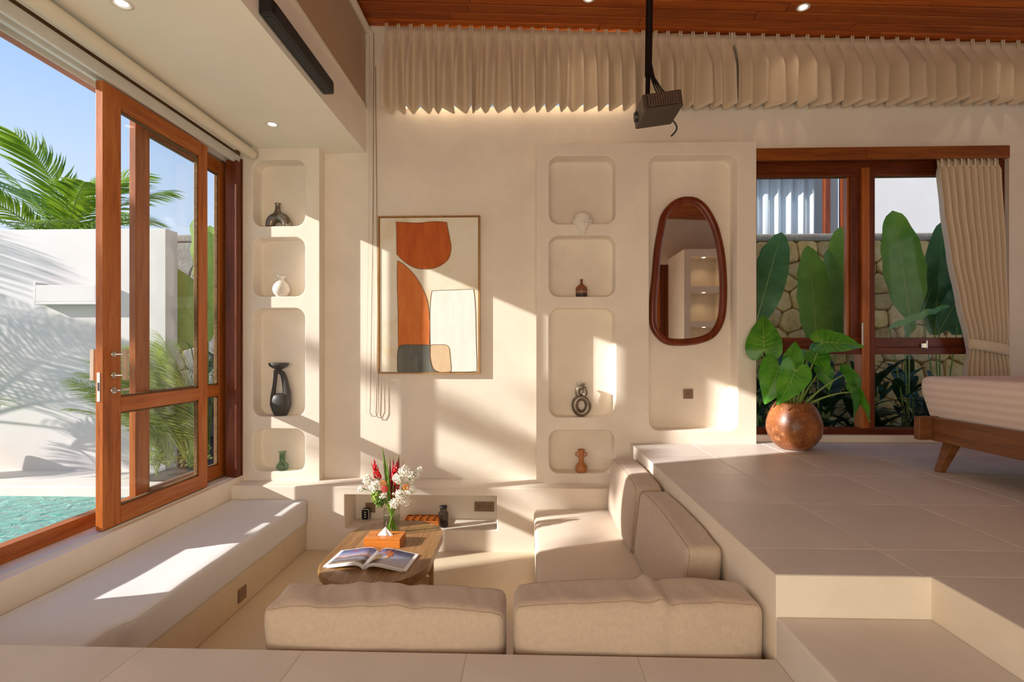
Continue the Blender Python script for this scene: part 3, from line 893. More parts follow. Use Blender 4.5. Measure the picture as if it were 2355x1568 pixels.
# roller blind cassette under the soffit
rb = thing('roller_blind', 'cream roller blind rolled up under the soffit along the door', 'blind', (-2.42, 3.0, 2.80))
MB().tube([(0.03, -3.0, 0.0), (0.03, 1.27, 0.0)], 0.042, 20).build('roll', 'blindtube', rb)
MB().box(-0.055, -0.025, -3.0, 1.22, 0.01, 0.06).build('rail', 'alu', rb, bevel=0.004)
MB().box(-0.085, -0.06, -3.0, 1.20, 0.01, 0.06).build('rail', 'alu', rb, bevel=0.004)
MB().box(0.0, 0.05, 1.27, 1.285, -0.03, 0.07).build('bracket', 'alu', rb, bevel=0.003)

# ------------------------------------------------------------------ garden window
win = thing('window_1', 'dark teak garden window with a transom beside the mirror panel', 'window', (3.07, YW, 0.36), 0, None, 'structure')
def wb(n, mat, x0, x1, y0, y1, z0, z1, par=win, bev=0.004):
    return MB().box(x0 - 3.07, x1 - 3.07, y0 - YW, y1 - YW, z0 - 0.36, z1 - 0.36).build(n, mat, par, bevel=bev)
FY0, FY1 = 4.49, 4.58
wb('frame_head', 'dark_x', WX0, WX1, FY0, FY1, 2.665, WZ1)
wb('frame_sill', 'dark_x', WX0, WX1, FY0 - 0.012, FY1, WZ0, 0.415)
wb('frame_side', 'dark_z', WX0, 2.03, FY0, FY1, 0.415, 2.665)
wb('frame_side', 'dark_z', 4.11, WX1, FY0, FY1, 0.415, 2.665)
wb('mullion', 'teak_z', 2.93, 2.995, FY0 - 0.02, FY1, 0.415, 2.70)
wb('mullion', 'dark_z', 2.995, 3.045, FY0 - 0.012, FY1, 0.415, 2.665)
wb('transom', 'dark_x', 2.03, 2.93, FY0 - 0.006, FY1, 1.065, 1.125)
wb('transom', 'dark_x', 3.045, 4.11, FY0 - 0.006, FY1, 1.065, 1.125)
for a, b in ((2.03, 2.93), (3.045, 4.11)):
    s = wb('sash_rail', 'dark_x', a, b, FY0 + 0.005, FY1 - 0.02, 1.125, 1.21)
    wb('sash_rail', 'dark_x', a, b, FY0 + 0.005, FY1 - 0.02, 2.632, 2.665)
    if a < 3:
        wb('sash_stile', 'dark_z', 2.845, 2.93, FY0 + 0.005, FY1 - 0.02, 1.21, 2.632)
        wb('sash_bead', 'teak_z', 2.825, 2.845, FY0 + 0.02, FY1 - 0.02, 1.21, 2.632)
        wb('pane', 'glass', 2.03, 2.845, 4.53, 4.536, 1.21, 2.632, bev=0)
    else:
        wb('sash_stile', 'dark_z', 4.04, 4.11, FY0 + 0.005, FY1 - 0.02, 1.21, 2.632)
        wb('pane', 'glass', 3.045, 4.04, 4.53, 4.536, 1.21, 2.632, bev=0)
    wb('pane', 'glass', a, b, 4.53, 4.536, 0.415, 1.065, bev=0)
hdl = wb('latch_handle', 'steel', 2.918, 2.932, 4.455, 4.47, 1.13, 1.34, bev=0.003)
wb('latch_plate', 'steel', 3.44, 3.475, 4.475, 4.488, 1.12, 1.16, bev=0.002)
wb('latch_lever', 'steel', 3.47, 3.482, 4.46, 4.488, 1.115, 1.185, bev=0.002)
struct(MB().box(1.955, 4.16, YW - 0.03, YW, ZU, 0.36), 'baseboard_back', 'plaster', 'low cream plaster upstand under the garden window', 'baseboard', bevel=0.006)
pel = thing('curtain_pelmet', 'long wooden pelmet board above the garden window', 'pelmet', (3.0, YW, 2.72))
MB().box(-1.045, -0.12, -0.115, -0.09, 0.0, 0.105).build('board', 'pelmet', pel, bevel=0.003)
MB().box(-0.118, 1.06, -0.115, -0.09, 0.0, 0.105).build('board', 'pelmet', pel, bevel=0.003)
MB().box(-1.045, 1.06, -0.09, 0.0, 0.085, 0.105).build('top_board', 'pelmet', pel, bevel=0.003)
MB().box(1.035, 1.06, -0.09, 0.0, 0.0, 0.085).build('end_board', 'pelmet', pel, bevel=0.003)

# clerestory window behind the pleated curtain
cw = thing('window_2', 'clerestory window hidden behind the pleated curtain', 'window', (-0.1, YW, 3.25), 0, None, 'structure')
MB().box(-1.02, 1.02, 0.1, 0.15, 0.55, 0.59).build('frame_head', 'dark_x', cw)
MB().box(-0.02, 0.02, 0.1, 0.15, 0.0, 0.55).build('mullion', 'dark_z', cw)
MB().box(-1.02, 1.02, 0.12, 0.126, 0.0, 0.55).build('pane', 'glass', cw)
# unseen rear window added for the fill lamp; rear door, seen by the mirror only
rw = thing('added_rear_window', 'unseen wide rear window added for the fill light', 'window', (-0.3, -1.58, 0.08), 0, None, 'structure')
for a in (-1.6, -0.03, 1.54):
    MB().box(a, a + 0.06, -0.03, 0.03, 0.0, 1.87).build('frame_post', 'dark_z', rw)
MB().box(-1.6, 1.6, -0.03, 0.03, 1.81, 1.87).build('frame_head', 'dark_x', rw)
MB().box(-1.6, 1.6, -0.004, 0.004, 0.0, 1.81).build('pane', 'glass', rw)
rd = thing('door_3', 'brown panelled wooden door reflected in the mirror', 'door', (2.50, -1.55, 0.3), 0, None, 'structure')
for a, b, c_, d_ in ((-0.44, -0.34, 0, 2.56), (0.34, 0.44, 0, 2.56), (-0.34, 0.34, 2.46, 2.56)):
    MB().box(a, b, -0.05, 0.06, c_, d_).build('door_casing', 'dark_z', rd, bevel=0.006)
MB().box(-0.34, 0.34, -0.02, 0.02, 0, 2.46).build('leaf', 'teak_z', rd)
for a, b, c_, d_ in ((-0.34, -0.24, 0, 2.46), (0.24, 0.34, 0, 2.46), (-0.24, 0.24, 2.34, 2.46), (-0.24, 0.24, 1.1, 1.25), (-0.24, 0.24, 0, 0.2)):
    MB().box(a, b, 0.02, 0.035, c_, d_).build('door_rail', 'dark_z', rd, bevel=0.003)

# ------------------------------------------------------------------ soft furnishings
def sampled(a, r, n):
    """Sample positions over [-a, a], dense near the rounded ends."""
    e_ = [-a + r * (1 - math.cos(math.radians(90 * k / 4))) for k in range(4)]
    m_ = [-(a - r) + 2 * (a - r) * k / n for k in range(n + 1)]
    return e_ + m_ + [-q for q in reversed(e_)]

def soft_box(a, b, c, r, nx, ny, nz, deform):
    """Rounded box (half sizes a, b, c) whose points pass through deform."""
    def rnd_pt(x, y, z):
        qx = max(-a + r, min(a - r, x)); qy = max(-b + r, min(b - r, y)); qz = max(-c + r, min(c - r, z))
        d = Vector((x - qx, y - qy, z - qz))
        if d.length > 1e-9:
            d.normalize()
            return Vector((qx, qy, qz)) + d * r
        return Vector((x, y, z))
    X, Y, Z = sampled(a, r, nx), sampled(b, r, ny), sampled(c, r, nz)
    mb = MB()
    def face(U, V, f):
        mb.grid([[deform(rnd_pt(*f(u, v))) for u in U] for v in V])
    face(X, Z, lambda u, v: (u, -b, v)); face(X, Z, lambda u, v: (u, b, v))
    face(X, Y, lambda u, v: (u, v, -c)); face(X, Y, lambda u, v: (u, v, c))
    face(Y, Z, lambda u, v: (-a, u, v)); face(Y, Z, lambda u, v: (a, u, v))
    return mb, rnd_pt

def back_cushion(label, loc, rotz, w, t, hgt, seed, taper=0.0, lean=0.0, crease=None, wr=0.017, tilt=0.0):
    root = thing('back_cushion', label, 'cushion', loc, rotz, 'linen back cushions of the sunken lounge')
    a, b, c, r = w / 2, t / 2, hgt / 2, 0.035
    sd = seed * 13.7
    def deform(p):
        x, y, z = p
        u, v, h_ = x / a, y / b, z / c
        q = Vector((x, y, z + c))
        q.y += (1 if y > 0 else -1) * 0.028 * (1 - u ** 4) * (1 - h_ ** 2) * min(1, abs(v))
        q.x *= 1 - (taper if x < 0 else 0) * max(0, 0.75 - (h_ + 1) / 2)
        q.z += 0.012 * (1 - u * u) * max(0, h_) - 0.010 * abs(u) ** 3 * max(0, h_)
        k = noise.noise(Vector((x * 21 + y * 7 + sd, z * 2.5, y * 3))) * (0.45 + 0.9 * max(0, noise.noise(Vector((x * 3 + sd, 1, 2))) + 0.3))
        k2 = noise.noise(Vector((x * 5 + sd, z * 5, y * 5 + 3)))
        top = max(0.0, (h_ + 0.15) / 1.15)
        q.y += wr * (0.45 * k * top + 0.35 * k2)
        q.z += wr * (0.75 * k + 0.25 * k2) * max(0, h_) * (0.25 + 0.75 * max(0, 1 - (y / b) ** 2))
        if crease is not None:
            d = (x - crease + 0.15 * (y + b) ) / 0.022
            q.z += top * (0.016 * math.exp(-(d + 0.8) ** 2) - 0.014 * math.exp(-(d - 0.9) ** 2))
            q.y += top * 0.008 * math.exp(-d * d)
        q.y += lean * q.z
        q.z += tilt * x * max(0, h_)
        return q
    mb, rp = soft_box(a, b, c, r, 60, 10, 26, deform)
    mb.build('cushion_body', 'linen', root, weld=True, fix=True)
    for sy in (-1, 1):
        loop = []
        k_ = 0.3 * r
        rect = rrect(-a + k_, a - k_, -c + k_, c - k_, 0.03, 6)
        dense = []
        for i in range(len(rect)):
            p0, p1 = rect[i], rect[(i + 1) % len(rect)]
            m_ = max(1, int(math.hypot(p1[0] - p0[0], p1[1] - p0[1]) / 0.02))
            for j in range(m_):
                dense.append((p0[0] + (p1[0] - p0[0]) * j / m_, p0[1] + (p1[1] - p0[1]) * j / m_))
        for x, z in dense:
            loop.append(deform(rp(x * 1.02, sy * (b - k_) * 1.02, z * 1.02)))
        MB().tube(loop, 0.0022, 6, closed=True).build('seam', 'linen_seam', root)
    return root

SEAT = -0.209
back_cushion('linen back cushion left of the pair nearest the entry floor', (-0.548, 1.965, SEAT), 0, 0.925, 0.20, 0.338, 1, 0.10, 0.0, None, 0.026)
back_cushion('creased linen back cushion at the corner beside the step', (0.408, 1.965, SEAT), 0, 0.925, 0.205, 0.372, 2, 0.0, 0.0, 0.11, 0.020, 0.03)
back_cushion('shaded linen back cushion against the raised floor side', (0.752, 2.73, SEAT), -math.pi / 2, 0.93, 0.165, 0.43, 3, 0.0, 0.11, None, 0.012)
back_cushion('sunlit linen back cushion by the lowest right niche', (0.742, 3.67, SEAT), -math.pi / 2, 0.90, 0.18, 0.44, 4, 0.0, 0.08, None, 0.015)

def seat_pad(name, label, x0, x1, y0, y1, z0, z1, r, mat, seed, group=None, edge=0.0):
    loc = ((x0 + x1) / 2, (y0 + y1) / 2, z0)
    root = thing(name, label, 'cushion', loc, 0, group)
    a, b, c = (x1 - x0) / 2, (y1 - y0) / 2, (z1 - z0) / 2
    def deform(p):
        q = Vector((p.x, p.y, p.z + c))
        k = noise.noise(Vector((p.x * 4 + seed, p.y * 3, p.z * 4)))
        q.z += 0.006 * k * (p.z > 0)
        q.x += 0.004 * noise.noise(Vector((p.x * 3, p.y * 6 + seed, p.z * 5)))
        if edge and p.x > 0:
            k3 = 1 / (1 + math.exp((p.y - (2.27 - loc[1])) / 0.012))
            q.x -= edge * k3 * p.x / a
            q.z -= 0.006 * math.exp(-((p.y - (2.27 - loc[1])) / 0.05) ** 2) * (p.z > 0) * p.x / a
        if p.z > 0: q.z += 0.006 * (1 - (p.x / a) ** 4) * (1 - (p.y / b) ** 4)
        return q
    mb, rp = soft_box(a, b, c, r, 20, 70 if edge else 30, 6, deform)
    mb.build('pad', mat, root, weld=True)
    loop = []
    for x, y in rrect(-a, a, -b, b, r, 6):
        loop.append((x, y))
    dense = []
    for i in range(len(loop)):
        p0, p1 = loop[i], loop[(i + 1) % len(loop)]
        m_ = max(1, int(math.hypot(p1[0] - p0[0], p1[1] - p0[1]) / 0.05))
        for j in range(m_):
            dense.append((p0[0] + (p1[0] - p0[0]) * j / m_, p0[1] + (p1[1] - p0[1]) * j / m_))
    MB().tube([deform(rp(x, y, c - 0.3 * r)) for x, y in dense], 0.002, 5, closed=True).build('seam', mat, root)
    return root
seat_pad('bench_cushion', 'long off white window bench cushion with a sunlit strip', -2.497, -1.845, 1.815, 4.145, -0.352, -0.154, 0.025, 'bench', 1, None, 0.035)
seat_pad('seat_cushion', 'cream corner seat cushion with palm shadows below the right niches', 0.052, 0.884, 2.45, 4.145, -0.40, SEAT, 0.03, 'seat', 3, 'cream seat cushions')
seat_pad('seat_cushion', 'cream seat cushion under the near back cushions', -1.0, 0.884, 1.815, 2.44, -0.40, SEAT, 0.03, 'seat', 7, 'cream seat cushions')

# ------------------------------------------------------------------ coffee table
TZ = -0.16
tbl = thing('coffee_table', 'low oval wooden coffee table holding the open magazine', 'table', (-0.905, 3.17, ZP))
top_z = TZ - ZP
outl = [(x, y) for x, y in rrect(-0.325, 0.325, -0.515, 0.515, 0.30, 18)]
def strip(poly, xa, xb):
    p = clip_poly(poly, 1, 0, xb); return clip_poly(p, -1, 0, -xa)
xs = [-0.33, -0.20, -0.07, 0.06, 0.19, 0.33]
for i in range(5):
    p = strip(outl, xs[i] + 0.0008, xs[i + 1] - 0.0008)
    # rounded-over edge: three stacked outlines, shrunk towards the underside and top
    mb = MB()
    n = len(p)
    layers = []
    for sc_, z in ((0.93, top_z - 0.055), (0.985, top_z - 0.040), (1.0, top_z - 0.018), (0.992, top_z - 0.004), (0.975, top_z)):
        q = strip([(x * sc_, y * (1 - (1 - sc_) * 0.65)) for x, y in outl], xs[i] + 0.0008, xs[i + 1] - 0.0008)
        layers.append((q, z))
    if len(set(len(q) for q, _ in layers)) == 1:
        rings = [[(x, y, z) for x, y in q] for q, z in layers]
        mb.grid(rings, False, wrap=True)
        mb.add(rings[0], [tuple(reversed(range(n)))]); mb.add(rings[-1], [tuple(range(len(rings[-1])))])
    else:
        mb.prism(p, top_z - 0.05, top_z)
    mb.build('plank', 'tablewood', tbl)
for y in (-0.30, 0.28):
    MB().prism(rrect(-0.25, 0.255, y - 0.035, y + 0.035, 0.03, 5), 0.0, top_z - 0.05).build('leg', 'tablewood', tbl)
MB().box(-0.04, 0.04, -0.28, 0.26, 0.12, 0.2).build('stretcher', 'tablewood', tbl, bevel=0.004)

# open magazine
bk = thing('open_magazine', 'open picture magazine with blue landscape photos', 'magazine', (-0.925, 2.955, TZ), math.radians(-5))
def page_profile(s):     # height above the table at distance s (0..1) from the spine
    return 0.004 + 0.042 * (1 - math.exp(-s * 9)) * (1 - s) ** 1.15
def page_mat(name, side):
    m, nt, b = new_mat(name)
    tc = nt.nodes.new('ShaderNodeTexCoord')
    sp = nt.nodes.new('ShaderNodeSeparateXYZ')
    nt.links.new(tc.outputs['Object'], sp.inputs[0])
    mr = nt.nodes.new('ShaderNodeMapRange')
    mr.inputs[1].default_value, mr.inputs[2].default_value = -0.105, 0.105
    nz = tex_noise(nt, tc.outputs['Object'], 16, 5, 0.65)
    ad = nt.nodes.new('ShaderNodeMath'); ad.operation = 'MULTIPLY_ADD'
    ad.inputs[1].default_value = 0.42
    nt.links.new(sp.outputs['Y'], mr.inputs[0])
    nt.links.new(nz, ad.inputs[0])
    sb = nt.nodes.new('ShaderNodeMath'); sb.operation = 'SUBTRACT'; sb.inputs[1].default_value = 0.21
    nt.links.new(mr.outputs[0], ad.inputs[2]); nt.links.new(ad.outputs[0], sb.inputs[0])
    if side < 0:
        c = ramp(nt, sb.outputs[0], [(0.0, srgb(150, 128, 96)), (0.16, srgb(84, 74, 72)), (0.30, srgb(132, 128, 132)), (0.42, srgb(92, 84, 92)), (0.52, srgb(196, 158, 150)), (0.66, srgb(158, 168, 214)), (0.85, srgb(96, 132, 208)), (1.0, srgb(78, 116, 200))])
    else:
        c = ramp(nt, sb.outputs[0], [(0.0, srgb(216, 206, 206)), (0.35, srgb(196, 198, 216)), (0.62, srgb(160, 174, 212)), (0.85, srgb(86, 108, 176)), (1.0, srgb(62, 84, 158))])
        # brown field near the spine
        mx_ = nt.nodes.new('ShaderNodeMapRange'); mx_.inputs[1].default_value, mx_.inputs[2].default_value = 0.09, 0.055
        my_ = nt.nodes.new('ShaderNodeMapRange'); my_.inputs[1].default_value, my_.inputs[2].default_value = 0.05, 0.02
        nt.links.new(sp.outputs['X'], mx_.inputs[0]); nt.links.new(sp.outputs['Y'], my_.inputs[0])
        pm = nt.nodes.new('ShaderNodeMath'); pm.operation = 'MULTIPLY'
        nt.links.new(mx_.outputs[0], pm.inputs[0]); nt.links.new(my_.outputs[0], pm.inputs[1])
        c = mix_rgb(nt, pm.outputs[0], c, ramp(nt, nz, [(0.35, srgb(70, 58, 40)), (0.65, srgb(124, 98, 62))]))
    nt.links.new(c, b.inputs['Base Color'])
    b.inputs['Roughness'].default_value = 0.3
    return m
for sd_ in (-1, 1):
    W_, D_ = 0.245, 0.115
    N = 24
    bot, top, pic = [], [], []
    th_ = 0.007
    for k in range(N + 1):
        s_ = k / N
        x = sd_ * (0.004 + W_ * s_)
        z = page_profile(s_)
        bot.append((x, z - 0.003)); top.append((x, z + th_ * (1 - 0.25 * s_)))
    ring = bot + list(reversed(top))
    n = len(ring)
    mb = MB()
    vs_ = [(x, -D_, z) for x, z in ring] + [(x, D_, z) for x, z in ring]
    mb.add(vs_, [(i, (i + 1) % n, (i + 1) % n + n, i + n) for i in range(n)], False)
    fs_ = []
    for k in range(N):
        a_, b_, c_, d_ = k, k + 1, n - 2 - k, n - 1 - k
        fs_ += [(a_, b_, c_, d_), (a_ + n, b_ + n, c_ + n, d_ + n)]
    mb.add(vs_, fs_, False)
    pb = mb.build('page_block', 'paper', bk)
    P = []
    for yy in (-D_ + 0.012, D_ - 0.008):
        P.append([(x, yy, z + 0.0006) for x, z in top[1:-2]])
    MB().grid(P).build('printed_page', page_mat('page_print_left' if sd_ < 0 else 'page_print_right', sd_), bk, solid=0.0004)
    cv = [[(x * 1.01, yy, z - 0.0042) for x, z in bot] for yy in (-D_ - 0.002, D_ + 0.002)]
    MB().grid(cv).build('cover', M['paper'], bk, solid=0.0012)
# printed tree on the right page and red title on the left page
def on_page(s_): return page_profile(s_) + 0.007 * (1 - 0.25 * s_) + 0.0013
rr = random.Random(4)
M['ink_orange'] = plain('orange_print', srgb(196, 104, 56), 0.4, 0, 0.3, 60)
M['ink_pale'] = plain('pale_print', srgb(238, 196, 150), 0.4, 0, 0.1, 60)
M['ink_red'] = plain('red_print', srgb(186, 84, 108), 0.4, 0, 0.15, 60)
mb = MB()
for k in range(46):
    s_ = 0.36 + rr.gauss(0, 0.06); y_ = 0.03 + rr.gauss(0, 0.022)
    x = 0.004 + 0.245 * s_
    q = rr.uniform(0.004, 0.009)
    mb.add([(x + q * math.cos(a), y_ + q * math.sin(a), on_page(s_) + 0.0002 * rr.random()) for a in (0, 1.2, 2.5, 3.8, 5.0)], [(0, 1, 2, 3, 4)])
mb.build('printed_tree', 'ink_orange', bk, fix=False)
mb = MB()
for (s0, y0, s1, y1) in ((0.37, 0.01, 0.38, -0.045), (0.18, -0.03, 0.36, -0.035), (0.34, 0.0, 0.36, -0.04), (0.41, 0.0, 0.385, -0.04)):
    x0, x1 = 0.004 + 0.245 * s0, 0.004 + 0.245 * s1
    mb.add([(x0 - 0.002, y0 - 0.002, on_page(s0) + .0003), (x0 + 0.002, y0 + 0.002, on_page(s0) + .0003), (x1 + 0.002, y1 + 0.002, on_page(s1) + .0003), (x1 - 0.002, y1 - 0.002, on_page(s1) + .0003)], [(0, 1, 2, 3)])
mb.build('printed_trunk', 'ink_pale', bk, fix=False)
mb = MB()
for k in range(3):
    for j in range(4 - k % 2):
        s0 = 0.40 + j * 0.06 + k * 0.02; s1 = s0 + 0.045; y_ = 0.085 - k * 0.013
        x0, x1 = -0.004 - 0.245 * s0, -0.004 - 0.245 * s1
        mb.add([(x0, y_, on_page(s0)), (x1, y_, on_page(s1)), (x1, y_ - 0.006, on_page(s1)), (x0, y_ - 0.006, on_page(s0))], [(0, 1, 2, 3)])
mb.build('printed_title', 'ink_red', bk, fix=False)

# tissue box
tb = thing('tissue_box', 'orange bamboo tissue box with a white tissue peak', 'tissue box', (-0.927, 3.235, TZ), math.radians(-2))
mb = cells([-0.117, 0.117], [-0.07, 0.07], [(-0.055, 0.055, -0.012, 0.012)], 0.046, 0.056, 'z')
mb.build('lid', 'bamboo', tb, weld=True, bevel=0.0015)
for a, b, c_, d_ in ((-0.117, 0.117, -0.07, -0.062), (-0.117, 0.117, 0.062, 0.07), (-0.117, -0.109, -0.062, 0.062), (0.109, 0.117, -0.062, 0.062)):
    MB().box(a, b, c_, d_, 0.0, 0.0455).build('side_panel', 'bamboo', tb, bevel=0.001)
mb = MB()
N = 14
P = []
for k in range(7):
    t = k / 6
    rowp = []
    for j in range(N):
        a = 2 * math.pi * j / N
        rowp.append((math.cos(a) * 0.055 * (1 - t) * (1 + 0.06 * math.sin(3 * a + t * 3)), math.sin(a) * 0.012 * (1 - t) * (1 + 0.6 * math.cos(4 * a)), 0.050 + 0.058 * t + 0.002 * math.sin(5 * a) * (1 - t)))
    P.append(rowp)
mb.grid(P, False, wrap=True)
mb.build('tissue', 'paper', tb)

# ------------------------------------------------------------------ flowers
VX, VY = -0.935, 3.42
fv = thing('flower_vase', 'clear glass cylinder vase on the coffee table', 'vase', (VX, VY, TZ))
MB().lathe([(0.045, 0.0), (0.056, 0.004), (0.058, 0.03), (0.056, 0.10), (0.060, 0.185), (0.0575, 0.185), (0.0535, 0.10), (0.0545, 0.03), (0.048, 0.012), (0.001, 0.010)], 40).build('glass_body', 'vaseglass', fv)
MB().lathe([(0.050, 0.013), (0.0535, 0.03), (0.053, 0.10), (0.0535, 0.12), (0.0005, 0.12)], 32).build('water', glass('vase_water', (0.93, 0.97, 0.90, 1), 1.15), fv)
M['stem_green'] = plain('flower_stem', srgb(122, 164, 40), 0.4, 0, 0.25, 20)
M['dark_stem'] = plain('dark_twig', srgb(52, 40, 34), 0.6, 0, 0.2, 30)
M['red_petal'] = plain('red_bract', srgb(206, 20, 34), 0.35, 0, 0.2, 20)
M['red_leaf'] = leafmat('red_ti_leaf', srgb(126, 22, 40), srgb(206, 58, 72), 0.3, 0.35, 20)
M['green_blade'] = leafmat('green_blade', srgb(74, 118, 40), srgb(126, 166, 72), 0.2, 0.35, 8)
M['white_petal'] = plain('white_blossom', srgb(246, 242, 228), 0.6, 0, 0.04, 30)
M['red_bead'] = plain('red_button', srgb(214, 48, 56), 0.5, 0, 0.2, 80)
M['orange_bead'] = plain('orange_button', srgb(222, 142, 70), 0.5, 0, 0.15, 80)
M['lime'] = leafmat('lime_filler', srgb(110, 150, 40), srgb(176, 200, 84), 0.3, 0.5, 20)
frnd = random.Random(11)
def stem_pts(tip, k=8):
    """From inside the vase up through the mouth to tip (world coordinates)."""
    tip = Vector(tip)
    base = Vector((VX - (tip.x - VX) * 0.30 + frnd.uniform(-.012, .012), VY - (tip.y - VY) * 0.30 + frnd.uniform(-.012, .012), TZ + 0.018))
    base.x = max(VX - 0.035, min(VX + 0.035, base.x)); base.y = max(VY - 0.03, min(VY + 0.03, base.y))
    mouth = Vector((VX + max(-0.034, min(0.034, (tip.x - VX) * 0.28)), VY + max(-.03, min(.03, (tip.y - VY) * 0.28)), TZ + 0.195))
    pts = []
    for i in range(k + 1):
        t = i / k
        if t < 0.5:
            pts.append(base.lerp(mouth, t * 2))
        else:
            u = (t - 0.5) * 2
            ctl = mouth + (mouth - base) * 0.6
            pts.append((1 - u) ** 2 * mouth + 2 * u * (1 - u) * ctl + u * u * tip)
    return pts
def flower(name, label, cat, tip, group=None, r=0.0032, stem='stem_green'):
    pts = stem_pts(tip)
    o = pts[0].copy()
    root = thing(name, label, cat, o, 0, group)
    MB().tube([p - o for p in pts], [r * (1 - 0.3 * i / len(pts)) for i in range(len(pts))], 7).build('stem', stem, root)
    return root, [p - o for p in pts]
def blossom_ball(c, n, rad, size, rr):
    mb = MB()
    for k in range(n):
        d = Vector((rr.gauss(0, 1), rr.gauss(0, 1), rr.gauss(0, 1))).normalized() * rad * rr.uniform(0.35, 1.0)
        p = Vector(c) + d
        q = size * rr.uniform(0.7, 1.2)
        up = Vector((rr.uniform(-1, 1), rr.uniform(-1.2, .2), rr.uniform(-.2, 1))).normalized()
        a = up.orthogonal().normalized(); b_ = up.cross(a)
        k0 = [p + (a * math.cos(t) + b_ * math.sin(t)) * q for t in (0, 1.047, 2.094, 3.1416, 4.189, 5.236)]
        mb.add(k0 + [p + up * q * 0.55, p - up * q * 0.4], [(i, (i + 1) % 6, 6) for i in range(6)] + [((i + 1) % 6, i, 7) for i in range(6)], False)
    return mb
# red ginger torches
for tip, lab, ln, wd in (((-1.047, 3.400, 0.303), 'red ginger flower leaning left out of the bouquet', 0.11, 0.026), ((-0.914, 3.420, 0.282), 'red ginger flower upright at the centre of the bouquet', 0.12, 0.026)):
    root, p = flower('red_ginger_flower', lab, 'flower', tip, 'red ginger flowers')
    ax = (p[-1] - p[-3]).normalized()
    for k in range(11):
        t = k / 10
        a = k * 2.4
        cpos = p[-1] - ax * ln * (1 - t) * 0.95
        sd_ = ax.orthogonal().normalized(); s2 = ax.cross(sd_)
        dr = sd_ * math.cos(a) + s2 * math.sin(a)
        w0 = wd * (1.0 - 0.5 * t)
        mb = MB()
        tipv = cpos + ax * 0.055 + dr * w0 * 0.9
        side = ax.cross(dr).normalized() * w0 * 0.8
        mb.add([cpos, cpos + side + ax * 0.022 + dr * w0 * 0.7, tipv, cpos - side + ax * 0.022 + dr * w0 * 0.7, cpos + ax * 0.02 + dr * w0 * 1.1], [(0, 1, 4), (1, 2, 4), (2, 3, 4), (3, 0, 4)], True)
        mb.build('bract', 'red_petal', root, solid=0.0012)
# blade leaves
def blade(name, label, base_px_tip, width, mat, group):
    root, p = flower(name, label, 'leaf', base_px_tip, group, 0.0025)
    n = len(p)
    L0 = p[n // 2]
    P = []
    for i in range(13):
        t = i / 12
        c = L0.lerp(p[-1], t) + Vector((0, 0, 0.012 * math.sin(t * 3.14)))
        w_ = width * math.sin(math.pi * min(1, 0.12 + 0.88 * t)) ** 0.8
        P.append([c + Vector((-w_, 0.15 * w_, 0)), c + Vector((0, -0.2 * w_, 0)), c + Vector((w_, 0.15 * w_, 0))])
    MB().grid(P).build('blade', mat, root, solid=0.001)
    return root
blade('blade_leaf', 'tall narrow green leaf standing out of the bouquet', (-0.998, 3.420, 0.425), 0.011, 'green_blade', None)
blade('blade_leaf', 'shorter green leaf beside the tall one in the bouquet', (-0.965, 3.400, 0.346), 0.008, 'green_blade', None)
for i, (tp, lab) in enumerate((((-0.958, 3.450, 0.365), 'dark red striped leaf just right of the green blade'), ((-0.931, 3.450, 0.368), 'red striped leaf second from the green blade'), ((-0.894, 3.460, 0.369), 'wide pinkish red striped leaf at the top of the bouquet'), ((-0.860, 3.460, 0.336), 'pointed red leaf at the right of the bouquet top'))):
    blade('red_ti_leaf', lab, tp, 0.008 if i != 2 else 0.015, 'red_leaf', 'red ti leaves in the bouquet')
# baby's breath and other white sprays
sprays = [((-1.136, 3.380, 0.153), 'single white blossom spray sticking out furthest left', 0.016), ((-1.095, 3.400, 0.214), 'loose white spray at the upper left of the bouquet', 0.030), ((-1.034, 3.360, 0.177), 'dense white spray above the lime filler', 0.034),
          ((-0.879, 3.370, 0.229), 'white spray in front of the red ginger', 0.032), ((-0.847, 3.420, 0.270), 'tall white spray right of the red ginger', 0.036), ((-0.803, 3.400, 0.228), 'white spray above the orange button flower', 0.034),
          ((-0.773, 3.440, 0.242), 'thin white spray reaching furthest right and up', 0.024), ((-0.750, 3.460, 0.267), 'outermost white tip spray at the upper right', 0.018), ((-0.863, 3.340, 0.120), 'low white spray at the front of the bouquet', 0.036),
          ((-0.826, 3.360, 0.079), 'low white spray at the lower right of the bouquet', 0.030), ((-0.901, 3.340, 0.067), 'lowest white spray over the vase rim', 0.028), ((-0.797, 3.400, 0.139), 'white spray beside the dark twig', 0.030), ((-0.978, 3.350, 0.116), 'small white spray under the red button flower', 0.022)]
for tp, lab, rad in sprays:
    root, p = flower('white_spray', lab, 'flower', tp, 'white filler sprays in the bouquet', 0.0016)
    o_ = blossom_ball(p[-1], int(50 + rad * 3600), rad * 1.25, 0.0058, frnd).build('blossoms', 'white_petal', root, fix=False)
    o_['kind'] = 'stuff'
    mb = MB()
    for k in range(12):
        d = Vector((frnd.gauss(0, 1), frnd.gauss(0, 1), frnd.uniform(0.0, 1.5))).normalized() * rad * 0.85
        mb.tube([p[-2], (p[-2] + p[-1]) / 2 + d * 0.35, p[-1] + d], 0.0007, 4, caps=False)
    mb.build('twigs', 'stem_green', root, fix=False)
